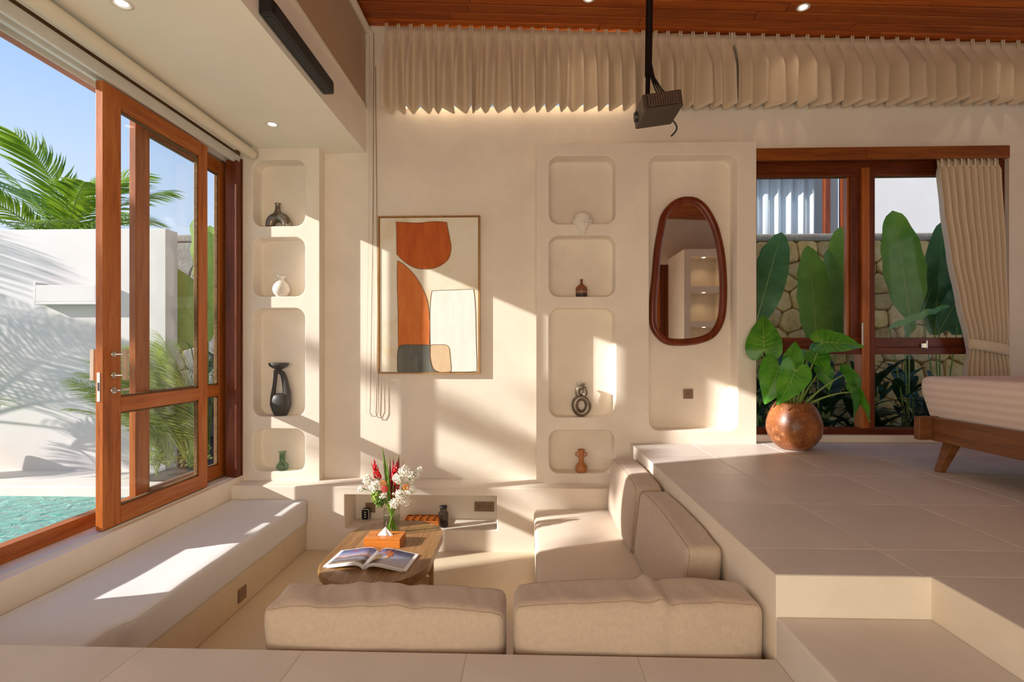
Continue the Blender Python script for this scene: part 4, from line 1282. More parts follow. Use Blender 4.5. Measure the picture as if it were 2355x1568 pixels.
# button flowers
for tp, lab, mt in (((-0.960, 3.340, 0.163), 'red button chrysanthemum at the front of the bouquet', 'red_bead'), ((-0.821, 3.360, 0.173), 'orange button chrysanthemum right of the red one', 'orange_bead'), ((-0.978, 3.370, 0.193), 'pale orange button chrysanthemum behind the red one', 'orange_bead')):
    root, p = flower('button_flower', lab, 'flower', tp, 'button chrysanthemums')
    mb = MB()
    for k in range(90):
        zz = 1 - 2 * (k + 0.5) / 90; a = k * 2.39996
        rr_ = math.sqrt(1 - zz * zz)
        d = Vector((rr_ * math.cos(a), rr_ * math.sin(a), zz))
        c = p[-1] + d * 0.019
        s1 = d.orthogonal().normalized() * 0.0034; s2 = d.cross(s1)
        mb.add([c + s1, c + s2, c - s1, c - s2, c + d * 0.006], [(0, 1, 4), (1, 2, 4), (2, 3, 4), (3, 0, 4), (3, 2, 1, 0)])
    mb.build('petals', mt, root, fix=False)['kind'] = 'stuff'
# lime filler and dark twig
for tp, lab in (((-1.022, 3.360, 0.112), 'lime green filler sprig at the left of the bouquet'), ((-0.990, 3.350, 0.080), 'darker green filler sprig low in the bouquet')):
    root, p = flower('green_filler', lab, 'foliage', tp, 'green filler sprigs')
    blossom_ball(p[-1], 130, 0.042, 0.009, frnd).build('leaflets', 'lime' if 'lime' in lab else 'green_blade', root, fix=False)['kind'] = 'stuff'
root, p = flower('dark_twig', 'dark brown twig slanting up right in the bouquet', 'twig', (-0.780, 3.430, 0.259), None, 0.003, 'dark_stem')
blossom_ball(p[-3], 40, 0.02, 0.006, frnd).build('buds', 'dark_stem', root, fix=False)

# ------------------------------------------------------------------ painting
pt = thing('painting', 'framed abstract painting in orange grey and white', 'painting', (-0.875, YW, 0.89))
PX0, PX1, PH = -0.455, 0.455, 1.402
for a, b, c_, d_ in ((PX0, PX0 + 0.012, 0, PH), (PX1 - 0.012, PX1, 0, PH), (PX0 + 0.012, PX1 - 0.012, 0, 0.012), (PX0 + 0.012, PX1 - 0.012, PH - 0.012, PH)):
    MB().box(a, b, -0.042, 0.0, c_, d_).build('frame_bar', M['frame_oak'] if 'frame_oak' in M else M.setdefault('frame_oak', wood('frame_oak', srgb(128, 86, 40), srgb(170, 122, 66), srgb(192, 146, 88), 'z', tone=0.0)), pt)
m, nt, b = new_mat('canvas_ground')
v = coords(nt)
f1 = tex_noise(nt, v, 2.2, 5, 0.6, 0.5)
c = ramp(nt, f1, [(0.3, srgb(222, 196, 150)), (0.5, srgb(236, 224, 202)), (0.72, srgb(240, 232, 216))])
nt.links.new(c, b.inputs['Base Color']); b.inputs['Roughness'].default_value = 0.85
bump(nt, b, tex_noise(nt, v, 120, 3), 0.15, 0.002)
M['canvas'] = m
MB().box(PX0 + 0.016, PX1 - 0.016, -0.034, -0.004, 0.016, PH - 0.016).build('canvas', 'canvas', pt)
def paint(name, c0, c1):
    m, nt, b = new_mat(name)
    v = coords(nt, (6, 6, 1.2))
    f_ = tex_noise(nt, v, 3, 5, 0.7)
    nt.links.new(ramp(nt, f_, [(0.3, c0), (0.7, c1)]), b.inputs['Base Color'])
    b.inputs['Roughness'].default_value = 0.8
    return m
M['p_orange'] = paint('paint_orange', srgb(178, 78, 20), srgb(206, 104, 36))
M['p_orange2'] = paint('paint_bright_orange', srgb(204, 104, 40), srgb(222, 130, 62))
M['p_grey'] = paint('paint_slate', srgb(84, 86, 80), srgb(122, 122, 112))
M['p_white'] = paint('paint_white', srgb(234, 228, 218), srgb(246, 242, 236))
M['p_beige'] = paint('paint_beige', srgb(212, 178, 140), srgb(226, 196, 160))
M['p_line'] = paint('paint_outline', srgb(96, 76, 56), srgb(110, 88, 66))
def smooth_poly(pts, sub=6, tension=0.5):
    out = []
    n = len(pts)
    for i in range(n):
        p0, p1, p2, p3 = (Vector(pts[(i + k - 1) % n]) for k in range(4))
        for j in range(sub):
            t = j / sub
            out.append(0.5 * ((2 * p1) + (p2 - p0) * t + (2 * p0 - 5 * p1 + 4 * p2 - p3) * t * t + (3 * p1 - p0 - 3 * p2 + p3) * t ** 3))
    return out
def shape(name, mat, uv, lift, label=None, smooth=True, edge=True):
    # uv: fractions of the picture (u to the right, v down)
    pts = [(PX0 + u * (PX1 - PX0), PH * (1 - v)) for u, v in uv]
    pts = smooth_poly(pts) if smooth else [Vector(p) for p in pts]
    n = len(pts)
    mb = MB()
    tri = geometry.tessellate_polygon([[Vector((p[0], p[1], 0)) for p in pts]])
    mb.add([(p[0], -0.034 - lift, p[1]) for p in pts], [tuple(t) for t in tri])
    mb.add([(p[0], -0.034 - lift, p[1]) for p in pts] + [(p[0], -0.033, p[1]) for p in pts], [(i, (i + 1) % n, (i + 1) % n + n, i + n) for i in range(n)])
    o = mb.build(name, mat, pt)
    if label: o['label'] = label
    if edge:
        MB().tube([(p[0], -0.034 - lift, p[1]) for p in pts], 0.0022, 4, closed=True).build('brush_outline', 'p_line', o)
    return o
shape('painted_shape', 'p_orange', [(.18, .042), (.19, .038), (.40, .044), (.55, .036), (.668, .042), (.68, .06), (.71, .16), (.718, .21), (.69, .275), (.60, .32), (.50, .336), (.38, .332), (.27, .295), (.19, .245), (.184, .22), (.182, .12)], 0.0012, 'burnt orange half round shape')
shape('painted_shape', 'p_white', [(.525, .49), (.56, .474), (.75, .47), (.92, .466), (.94, .48), (.955, .60), (.962, .80), (.968, .96), (.94, .985), (.70, .988), (.56, .985), (.52, .93), (.512, .80), (.51, .62)], 0.0012, 'white block shape', True, True)
shape('painted_shape', 'p_orange2', [(.19, .296), (.205, .288), (.26, .31), (.36, .375), (.44, .46), (.49, .56), (.508, .68), (.506, .80), (.50, .82), (.36, .826), (.22, .828), (.20, .82), (.196, .60), (.188, .42)], 0.0018, 'bright orange sail shape')
shape('painted_shape', 'p_grey', [(.20, .84), (.235, .818), (.36, .816), (.50, .817), (.51, .825), (.512, .90), (.535, .965), (.58, .99), (.45, .992), (.30, .992), (.20, .99), (.19, .93), (.192, .87)], 0.0024, 'slate grey corner shape')
shape('painted_shape', 'p_beige', [(.512, .825), (.60, .816), (.67, .818), (.70, .84), (.71, .90), (.718, .97), (.70, .988), (.60, .988), (.545, .965), (.518, .91)], 0.0018, 'pale beige patch')

# ------------------------------------------------------------------ mirror
mr_ = thing('mirror', 'tall egg shaped wall mirror in a dark wood frame', 'mirror', (1.412, YP + 0.152, 1.138))
outline = [(0.004, 1.314), (0.085, 1.296), (0.165, 1.232), (0.236, 1.115), (0.282, 0.99), (0.323, 0.788), (0.339, 0.558), (0.337, 0.374), (0.314, 0.209), (0.237, 0.08), (0.1, 0.016), (-0.082, -0.001), (-0.21, 0.02), (-0.301, 0.108), (-0.336, 0.219), (-0.333, 0.422), (-0.315, 0.607), (-0.297, 0.838), (-0.269, 1.003), (-0.237, 1.151), (-0.164, 1.252), (-0.082, 1.302)]
base = [tuple(p) for p in reversed(smooth_poly(outline, 4))]
N = len(base)
rings = []
cx, cz = 0.0, 0.658
def inset(d):
    out = []
    for k in range(N):
        p0, p1, p2 = Vector(base[k - 1]), Vector(base[k]), Vector(base[(k + 1) % N])
        t = (p2 - p0).normalized()
        nrm = Vector((-t.y, t.x))
        out.append(p1 + nrm * d)
    return out
FW = 0.062
for d, y in ((0.006, 0.0), (0.0, -0.02), (0.004, -0.05), (0.018, -0.062), (0.045, -0.058), (FW, -0.045), (FW + 0.002, -0.030)):
    rings.append([(p.x, y, p.y) for p in inset(d)])
mb = MB(); mb.grid(rings, True, wrap=True)
mb.build('frame', 'mirrorwood', mr_)
gl = inset(FW - 0.004)
mb = MB().add([(p.x, -0.032, p.y) for p in gl], [tuple(range(N))])
mb.add([(p.x, -0.032, p.y) for p in gl] + [(p.x, -0.004, p.y) for p in gl], [(i, (i + 1) % N, (i + 1) % N + N, i + N) for i in range(N)])
mb.build('mirror_glass', 'mirror', mr_)

# ------------------------------------------------------------------ niche ornaments
NY = 4.385
def lathe_thing(name, label, cat, loc, prof, mat, n=36, part='body'):
    root = thing(name, label, cat, loc)
    MB().lathe(prof, n).build(part, mat, root)
    return root
ZN1, ZN2, ZN3, ZN4 = 2.19, 1.572, 0.518, 0.034
rt = thing('ring_vase', 'pewter grey ring shaped vase in the topmost left niche', 'vase', (-2.215, NY, ZN1))
arch = [(-0.074, 0, -0.05), (-0.075, 0, -0.01)]
for k in range(21):
    a = math.radians(180 - 180 * k / 20)
    arch.append((0.073 * math.cos(a), 0, 0.028 + 0.064 * math.sin(a)))
arch += [(0.075, 0, -0.01), (0.074, 0, -0.05)]
rad = [0.040 + 0.006 * math.sin(math.pi * k / (len(arch) - 1)) for k in range(len(arch))]
mb = MB().tube(arch, rad, 18)
mb.v = [(x, y * 0.85, max(z, 0.0)) for x, y, z in mb.v]
mb.build('ring_body', 'pewter', rt)
MB().lathe([(0.050, 0.112), (0.036, 0.132), (0.026, 0.150), (0.022, 0.175), (0.022, 0.195), (0.024, 0.208), (0.029, 0.215), (0.024, 0.216), (0.018, 0.205), (0.016, 0.16)], 24, (-0.006, 0, 0), 1.0, 0.85).build('neck', 'pewter', rt)

wvz = thing('white_vase', 'small white ribbed vase in the second left niche', 'vase', (-2.193, NY, ZN2))
prof = []
for k in range(41):
    t = k / 40
    z = 0.185 * t
    r = 0.042 + 0.031 * math.sin(math.pi * min(1, t / 0.72)) ** 0.9 if t < 0.72 else 0.042 - 0.016 * math.sin((t - 0.72) / 0.28 * math.pi) + 0.0 * t
    r += 0.0014 * math.sin(t * 95)
    prof.append((r, z))
prof += [(0.034, 0.186), (0.026, 0.16), (0.03, 0.12)]
MB().lathe(prof, 40).build('body', 'white_ceramic', wvz)

cb = thing('candle_bottle', 'black bottle sculpture with a dish top in the tall left niche', 'sculpture', (-2.195, NY, ZN3))
cb.scale = (1, 0.72, 1)
MB().lathe([(0.052, 0), (0.058, 0.004), (0.078, 0.05), (0.093, 0.10), (0.090, 0.145), (0.078, 0.18), (0.06, 0.195), (0.02, 0.19), (0.001, 0.185)], 36).build('body', 'charcoal', cb)
MB().tube([(-0.070, 0, 0.15), (-0.066, 0, 0.20), (-0.056, 0, 0.27), (-0.048, 0, 0.34), (-0.043, 0, 0.405)], [0.026, 0.020, 0.017, 0.017, 0.019], 16).build('thin_arm', 'charcoal', cb)
MB().tube([(0.060, 0, 0.14), (0.058, 0, 0.20), (0.046, 0, 0.27), (0.032, 0, 0.335), (0.016, 0, 0.375), (-0.012, 0, 0.392), (-0.038, 0, 0.395)], [0.036, 0.036, 0.031, 0.027, 0.024, 0.02, 0.018], 16).build('thick_arm', 'charcoal', cb)
MB().lathe([(0.024, 0.395), (0.028, 0.41), (0.05, 0.42), (0.082, 0.44), (0.09, 0.466), (0.087, 0.468), (0.076, 0.45), (0.04, 0.436), (0.001, 0.432)], 36, (-0.018, 0, 0)).build('dish', 'charcoal', cb)

fl = lathe_thing('glass_flask', 'small pale green glass flask in the bottom left niche', 'bottle', (-2.175, NY - 0.01, ZN4),
                 [(0.03, 0), (0.045, 0.004), (0.055, 0.03), (0.050, 0.055), (0.030, 0.07), (0.025, 0.085), (0.025, 0.155), (0.036, 0.165), (0.034, 0.168), (0.022, 0.158), (0.022, 0.085), (0.045, 0.05), (0.05, 0.03), (0.04, 0.008), (0.001, 0.006)], 'greenglass', 32)
for k in range(5):
    MB().tube([(0.0262 * math.cos(a * 0.5236), 0.0262 * math.sin(a * 0.5236), 0.09 + 0.013 * k) for a in range(12)], 0.0022, 6, closed=True).build('neck_ring', 'greenglass', fl)

# small gypsum head hung at the front edge of the top right niche
hdt = thing('gypsum_head', 'small white bearded head ornament hung below the top right niche', 'ornament', (0.472, YP, 2.087))
P = []
NU, NV = 40, 44
for j in range(NV + 1):
    t = j / NV           # 0 chin tip .. 1 crown
    z = 0.205 * t
    w = 0.022 + 0.042 * min(1, t / 0.5) ** 0.9 if t < 0.55 else 0.066
    if t > 0.78: w = 0.066 * math.sqrt(max(0, 1 - ((t - 0.78) / 0.22) ** 2)) + 0.0005
    rowp = []
    for i in range(NU + 1):
        a = math.pi * i / NU
        x = -math.cos(a) * w
        d = math.sin(a) * (w * 0.85 + 0.006)
        f = -math.cos(a)
        # cap brim, brow, eyes, nose, moustache, beard curls
        if t > 0.66: d += 0.005 * math.sin(a)
        d += 0.012 * math.exp(-((f) / 0.16) ** 2) * math.exp(-((t - 0.47) / 0.07) ** 2) * 1.0
        d += 0.004 * math.exp(-((t - 0.60) / 0.025) ** 2)
        for ex in (-0.38, 0.38):
            d -= 0.008 * math.exp(-((f - ex) / 0.16) ** 2 - ((t - 0.545) / 0.03) ** 2)
            d += 0.004 * math.exp(-((f - ex) / 0.08) ** 2 - ((t - 0.545) / 0.014) ** 2)
        d -= 0.006 * math.exp(-((f) / 0.22) ** 2 - ((t - 0.345) / 0.018) ** 2)
        if t < 0.40: d += 0.003 * math.sin(f * 16) * (0.4 - t) / 0.4 * math.sin(a)
        rowp.append((x, -d, z))
    P.append(rowp)
MB().grid(P).build('face', 'gypsum', hdt)
for sx in (-1, 1):
    MB().tube([(sx * 0.062, -0.012, 0.135), (sx * 0.072, -0.016, 0.125), (sx * 0.071, -0.014, 0.108), (sx * 0.062, -0.012, 0.098)], [0.006, 0.009, 0.008, 0.005], 8).build('ear', 'gypsum', hdt)
MB().tube([(-math.cos(math.pi * k / 16) * 0.069, -math.sin(math.pi * k / 16) * 0.066, 0.142) for k in range(17)], 0.004, 8).build('cap_brim', 'gypsum', hdt)

lathe_thing('brown_bottle', 'small brown bottle with a dark banded base in the second right niche', 'bottle', (0.472, NY, ZN2 - 0.01),
            [(0.046, 0), (0.049, 0.003), (0.050, 0.07), (0.046, 0.088), (0.030, 0.102), (0.014, 0.112), (0.011, 0.125), (0.011, 0.148), (0.014, 0.155), (0.010, 0.156), (0.008, 0.12)], 'bottle')
ev = thing('figure_eight_vase', 'hammered pewter vase of two stacked loops in the tall right niche', 'vase', (0.472, NY, ZN3 + 0.002))
def loop_pts(cx, cz, rx, rz, n=40): return [(cx + rx * math.cos(2 * math.pi * k / n), 0, cz + rz * math.sin(2 * math.pi * k / n)) for k in range(n)]
mb = MB().tube(loop_pts(0, 0.098, 0.058, 0.07), 0.030, 16, closed=True)
mb.v = [(x, y, max(z, 0.0)) for x, y, z in mb.v]
mb.build('lower_loop', 'pewter', ev)
MB().tube(loop_pts(0, 0.215, 0.034, 0.046), 0.023, 16, closed=True).build('upper_loop', 'pewter', ev)
MB().lathe([(0.030, 0.252), (0.028, 0.272), (0.037, 0.284), (0.039, 0.290), (0.033, 0.290), (0.024, 0.275)], 24).build('mouth', 'pewter', ev)
tv = lathe_thing('terracotta_vase', 'small terracotta vase with two loop handles in the bottom right niche', 'vase', (0.47, NY - 0.005, ZN4),
                 [(0.034, 0), (0.042, 0.003), (0.053, 0.03), (0.050, 0.055), (0.034, 0.075), (0.023, 0.09), (0.021, 0.13), (0.024, 0.17), (0.028, 0.192), (0.030, 0.200), (0.024, 0.200), (0.018, 0.17)], 'terra')
for sx in (-1, 1):
    MB().tube([(sx * (0.022 + 0.026 * math.sin(math.pi * k / 10)), 0, 0.135 + 0.045 * k / 10) for k in range(11)], 0.006, 8).build('handle', 'terra', tv)

# ------------------------------------------------------------------ ledge recess: outlets, charger, rack, lantern
def outlet(label, loc, rotz, size=0.086):
    root = thing('wall_outlet', label, 'outlet', loc, rotz, 'bronze wall outlets')
    h_ = size / 2
    MB().box(-h_, h_, -0.009, 0.0, -h_, h_).build('plate', 'outlet', root, bevel=0.002)
    MB().lathe([(0.0205, 0), (0.0205, 0.0012), (0.0175, 0.0014), (0.017, 0.0005)], 24).xform(Matrix.Translation((0, -0.009, 0)) @ Matrix.Rotation(math.pi / 2, 4, 'X')).build('socket_ring', 'outlet', root)
    for x, z in ((0, 0.010), (-0.009, -0.003), (0.009, -0.003), (0.0, -0.0115), (-0.013, 0.006), (0.013, 0.006)):
        MB().box(x - 0.002, x + 0.002, -0.0102, -0.008, z - 0.003, z + 0.003).build('slot', 'outlet_dark', root)
    return root
outlet('bronze outlet at the right end of the ledge recess, left of its pair', (-0.424, 4.41, -0.281), 0)
outlet('bronze outlet at the right end of the ledge recess, right of its pair', (-0.337, 4.41, -0.281), 0)
outlet('bronze outlet behind the black charger in the ledge recess', (-1.395, 4.41, -0.30), 0)
outlet('bronze outlet below the egg shaped mirror', (1.424, YP + 0.152, 0.712), 0)
outlet('dark outlet low on the bench base beside the near cushion', (-1.86, (-1.860, 3.201, -0.486)[1], (-1.860, 3.201, -0.486)[2]), math.pi / 2)
ch = thing('charger', 'black plug charger with a pale rim in the ledge recess', 'charger', (-1.425, 4.40, -0.345))
MB().prism(rrect(-0.033, 0.033, -0.047, 0.047, 0.012, 5), 0, 0.05).xform(Matrix.Rotation(math.pi / 2, 4, 'X')).build('case', 'black', ch, bevel=0.003)
MB().tube([(x, -0.048, z) for x, z in rrect(-0.032, 0.032, -0.046, 0.046, 0.012, 5)], 0.0028, 6, closed=True).build('rim', 'alu', ch)
for z in (0.02, 0.0, -0.02):
    MB().box(-0.006, 0.006, -0.0512, -0.049, z - 0.004, z + 0.004).build('port', 'alu', ch)

rk = thing('lattice_rack', 'low wooden lattice rack lying in the ledge recess', 'rack', (-0.90, 4.29, -0.396))
for x in [-0.15 + 0.06 * k for k in range(6)]:
    MB().box(x - 0.004, x + 0.004, -0.075, 0.075, 0.0, 0.05).build('slat', 'teak_x', rk)
for y in (-0.075, -0.025, 0.025, 0.075):
    MB().box(-0.15, 0.15, y - 0.004, y + 0.004, 0.002, 0.05).build('slat', 'teak_x', rk)
MB().box(-0.15, 0.15, -0.075, 0.075, 0.0, 0.008).build('base', 'teak_x', rk)

ln = thing('glass_lantern', 'smoked glass bottle lantern standing in the ledge recess', 'lantern', (-0.712, 4.22, -0.396))
MB().lathe([(0.036, 0), (0.041, 0.006), (0.043, 0.03), (0.043, 0.115), (0.036, 0.128), (0.028, 0.134), (0.030, 0.140), (0.030, 0.172), (0.027, 0.172), (0.026, 0.136), (0.038, 0.118), (0.039, 0.03), (0.036, 0.01), (0.001, 0.009)], 32).build('body', 'smoke', ln)
MB().lathe([(0.0385, 0.010), (0.0385, 0.045), (0.001, 0.045)], 28).build('liquid', 'smoke', ln)
MB().tube([(0, 0, 0.046), (0, 0, 0.105)], 0.006, 10).build('wick_tube', 'steel', ln)
MB().lathe([(0.031, 0.158), (0.032, 0.168), (0.032, 0.176), (0.001, 0.178)], 28).build('cap', 'black', ln)

# ------------------------------------------------------------------ downlights
def downlight(label, loc, tilt, power, col=(1.0, 0.82, 0.58)):
    root = thing('downlight', label, 'downlight', loc, 0, 'recessed downlights')
    root.rotation_euler = (0, tilt, 0)
    MB().lathe([(0.048, 0.001), (0.050, -0.003), (0.044, -0.006), (0.036, -0.004), (0.032, 0.004), (0.03, 0.006)], 32).build('trim_ring', 'alu', root)
    MB().lathe([(0.030, 0.0), (0.022, -0.0015), (0.001, -0.002)], 24).build('lamp_lens', 'bulb', root)
    d = bpy.data.lights.new('downlight_beam', 'SPOT')
    d.energy = power; d.color = col; d.spot_size = math.radians(120); d.spot_blend = 0.9; d.shadow_soft_size = 0.03
    o = bpy.data.objects.new('downlight_beam', d); COL.objects.link(o); o.parent = root; o.location = (0, 0, -0.02)
    return root
downlight('small downlight in the soffit near the niche column', (-2.0, 3.86, 2.87), 0, 1.2)
downlight('small downlight in the soffit at the top edge of the picture', (-2.07, 2.49, 2.87), 0, 1.2)
for x, y, lab in ((0.49, 4.02, 'downlight in the timber ceiling left of the projector pole'), (2.20, 4.06, 'downlight in the timber ceiling right of the projector pole'), (0.49, 2.2, 'unseen ceiling downlight added as fill above the seat'), (2.25, 2.2, 'unseen ceiling downlight added as fill above the step'), (4.0, 2.2, 'unseen ceiling downlight added as fill above the bed'), (4.0, 4.0, 'unseen ceiling downlight added as fill near the curtain')):
    downlight(lab, (x, y, zc(x) - 0.001), TILT, 3 if y > 3 else 9 if x < 3 else 4)  # seat, step, bed and curtain lamps are out of view, added for fill

# ------------------------------------------------------------------ sound bar, projector, blinds
sb_ = thing('sound_bar', 'long black sound bar fixed to the soffit edge', 'speaker', (-1.45, 3.08, 2.955))
MB().box(0.0, 0.08, -0.43, 0.43, -0.043, 0.043).build('case', 'black', sb_, bevel=0.012, seg=3)
MB().box(0.015, 0.066, -0.40, 0.40, -0.0465, -0.042).build('lower_grille', 'soundbar', sb_, bevel=0.002)
MB().box(0.079, 0.083, -0.40, 0.40, -0.036, 0.036).build('front_grille', 'soundbar', sb_, bevel=0.002)

pj = thing('projector', 'black ceiling projector hanging on a pole in front of the curtain', 'projector', (0.725, 2.815, 2.44))
tl = Matrix.Rotation(math.radians(-7.5), 4, 'Y')
def pj_part(mb, n, mat, par=pj, **k):
    return mb.xform(tl).build(n, mat, par, **k)
M['projector_case'] = plain('projector_case', srgb(70, 56, 44), 0.4, 0.1, 0.06, 10)
pj_part(MB().box(-0.105, 0.105, -0.115, 0.115, -0.045, 0.045), 'case', 'projector_case', bevel=0.008, seg=3)
gr = pj_part(MB().box(-0.085, 0.075, -0.1165, -0.113, -0.033, 0.033), 'side_grille', 'black')
for i in range(12):
    for j in range(9):
        x, z = -0.078 + 0.0132 * i, -0.028 + 0.007 * j
        pj_part(MB().box(x, x + 0.009, -0.1175, -0.116, z, z + 0.003), 'grille_bar', 'steel' if (i * 7 + j * 3) % 5 == 0 else 'outlet', gr)
M['lens'] = plain('lens_glass', srgb(40, 40, 60), 0.05, 0.4, 0.05, 10)
for y, r in ((0.055, 0.03),):
    mb = MB().tube([(-0.104, y, 0), (-0.116, y, 0)], [r, r * 0.9], 24)
    pj_part(mb, 'lens_ring', 'black')
    pj_part(MB().tube([(-0.114, y, 0), (-0.1175, y, 0)], [r * 0.75, r * 0.5], 20), 'lens', 'lens')
for y, z in ((-0.09, 0.03), (-0.09, -0.03), (0.0, 0.03), (0.0, -0.03)):
    pj_part(MB().box(-0.1065, -0.104, y - 0.003, y + 0.003, z - 0.003, z + 0.003), 'screw', 'steel')
MB().box(-0.05, 0.075, -0.05, 0.05, 0.05, 0.06).build('mount_plate', 'blackmetal', pj, bevel=0.003)
zt = zc(0.69) - 2.44
MB().tube([(-0.055, 0.0, 0.052), (-0.05, 0.0, 0.3), (-0.032, 0.0, zt)], 0.013, 14).build('lower_pole', 'blackmetal', pj)
MB().tube([(-0.051, 0.0, 0.19), (-0.046, 0.0, 0.45), (-0.032, 0.0, zt)], 0.02, 16).build('upper_pole', 'blackmetal', pj)
for k in range(4):
    MB().tube([(-0.045 + 0.002 * k, -0.014 - 0.004 * k, 0.24), (-0.04 + 0.006 * k, -0.02, 0.17), (-0.02 + 0.012 * k, -0.03, 0.10), (0.0 + 0.016 * k, -0.03, 0.065)], 0.004, 8).build('cable', 'blackmetal', pj)
MB().tube([(0.104 + 0.03 * math.sin(math.pi * k / 12), 0.08 + 0.02 * k / 12, -0.02 - 0.085 * k / 12) for k in range(13)], 0.005, 8).build('cable', 'black', pj)
MB().lathe([(0.05, 0.0), (0.05, -0.01), (0.03, -0.02), (0.02, -0.022)], 24, (-0.032, 0, zt)).build('ceiling_flange', 'blackmetal', pj)

bb_ = thing('projection_blind', 'tan roller blind above the soffit beside the pleated curtain', 'blind', (-1.43, 2.0, 3.95))
MB().tube([(0.005, -3.4, 0), (0.005, 2.43, 0)], 0.032, 20).build('roller_tube', 'blindtube', bb_)
MB().box(-0.022, -0.018, -3.4, 2.42, -0.675, 0.0).build('cloth', 'screen_cloth', bb_)
MB().box(-0.028, -0.004, -3.4, 2.42, -0.69, -0.672).build('bottom_bar', 'blindtube', bb_, bevel=0.003)
MB().box(-0.03, 0.035, 2.43, 2.445, -0.04, 0.04).build('end_bracket', 'alu', bb_, bevel=0.004)
for dx, zb, rr_, mt in ((0.02, -3.42, 0.0022, 'alu'), (0.06, -3.44, 0.0028, 'outlet')):
    zl = zb
    pts = [(dx, 2.418, -0.02), (dx - 0.004, 2.418, -1.5), (dx - 0.03, 2.418, zl + 0.10), (dx - 0.035, 2.418, zl + 0.04), (dx - 0.015, 2.418, zl), (dx + 0.02, 2.418, zl), (dx + 0.045, 2.418, zl + 0.05), (dx + 0.03, 2.418, -1.8), (dx + 0.012, 2.418, -0.02)]
    fine = []
    for i in range(len(pts) - 1):
        for j in range(6):
            fine.append(Vector(pts[i]).lerp(Vector(pts[i + 1]), j / 6))
    MB().tube(fine, rr_, 6).build('pull_chain', mt, bb_)

# ------------------------------------------------------------------ curtains
def pleated(label, x0, x1, n, seed):
    rr = random.Random(seed)
    yc = 4.345
    root = thing('pleated_curtain', label, 'curtain', ((x0 + x1) / 2, yc, 3.2), 0, 'pleated clerestory curtains')
    ox = (x0 + x1) / 2
    SUB = 10
    p = (x1 - x0) / n
    leanr = [rr.uniform(-0.03, 0.03) for _ in range(n + 2)]
    leanv = [rr.uniform(-0.025, 0.025) for _ in range(n + 2)]
    amp = [rr.uniform(0.75, 1.15) for _ in range(n + 2)]
    ph = [rr.uniform(0.22, 0.40) for _ in range(n + 2)]
    rows = []
    NT = 14
    for ti in range(NT + 1):
        t = ti / NT
        A = 0.014 + 0.135 * min(1.0, max(0.0, (t - 0.10) / 0.40)) ** 0.8
        if t > 0.5: A += 0.008 * (t - 0.5)
        rowp = []
        for i in range(n * SUB + 1):
            k, fphi = divmod(i, SUB)
            f = fphi / SUB
            v = ph[k]
            if f <= v:
                w_ = 1 - f / v; lean = leanr[k] * (1 - f / v) + leanv[k] * (f / v); am = amp[k]
            else:
                w_ = (f - v) / (1 - v); lean = leanv[k] * (1 - w_) + leanr[k + 1] * w_; am = amp[k + 1] if w_ > 0.5 else amp[k]
            w_ = 0.8 * w_ ** 1.25 + 0.2 * (0.5 - 0.5 * math.cos(math.pi * w_))
            x = x0 + (k + f) * p + lean * t
            ztop = zc(x) - 0.012
            z = ztop + (3.195 - ztop) * t
            rowp.append((x - ox, 0.075 - A * w_ * am, z - 3.2))
        rows.append(rowp)
    MB().grid(rows).build('cloth', 'curtain', root, solid=0.003)
    # hem fold along the bottom edge
    MB().tube([(q[0], q[1], q[2] + 0.004) for q in rows[-1]], 0.0035, 5).build('hem', 'curtain', root)
    pm = MB()
    for dx in (-0.007, 0.007):
        pm.tube([(dx * 1.3, -0.004, 0.0), (dx, -0.008, -0.06), (dx * 0.6, -0.012, -0.10), (dx * 1.6, -0.012, -0.13), (dx * 2.2, -0.006, -0.17)], [0.006, 0.0065, 0.007, 0.006, 0.002], 8)
    me = pm.mesh('pleat')
    for k in range(n + 1):
        x = x0 + k * p
        place(me, 'curtain', 'pleat', root, (x - ox, 0.075 - 0.014, zc(x) - 3.2))
    return root
pleated('left half of the pleated clerestory curtain, behind the projector pole', -1.25, 1.765, 28, 3)
pleated('right half of the pleated clerestory curtain, over the garden window', 1.79, 5.2, 27, 9)

ct = thing('tied_curtain', 'cream window curtain tied back beside the bed', 'curtain', (3.84, 4.385, 0.32))
def lerp_tab(tab, z):
    for (z0, a), (z1, b) in zip(tab, tab[1:]):
        if z0 >= z >= z1:
            t = (z0 - z) / (z0 - z1)
            t = t * t * (3 - 2 * t) * 0.5 + t * 0.5
            return a + (b - a) * t
    return tab[-1][1]
left = [(2.80, 3.485), (2.66, 3.49), (2.3, 3.525), (1.9, 3.585), (1.5, 3.665), (1.2, 3.735), (1.08, 3.75), (0.95, 3.725), (0.32, 3.67)]
right = [(2.80, 3.995), (2.66, 4.0), (1.9, 4.04), (1.2, 4.065), (1.08, 4.06), (0.95, 4.075), (0.32, 4.11)]
rr = random.Random(2)
NF, SUB = 9, 12
jit = [rr.uniform(-0.25, 0.25) for _ in range(NF + 2)]
ampf = [rr.uniform(0.7, 1.2) for _ in range(NF + 2)]
rows = []
NZ = 44
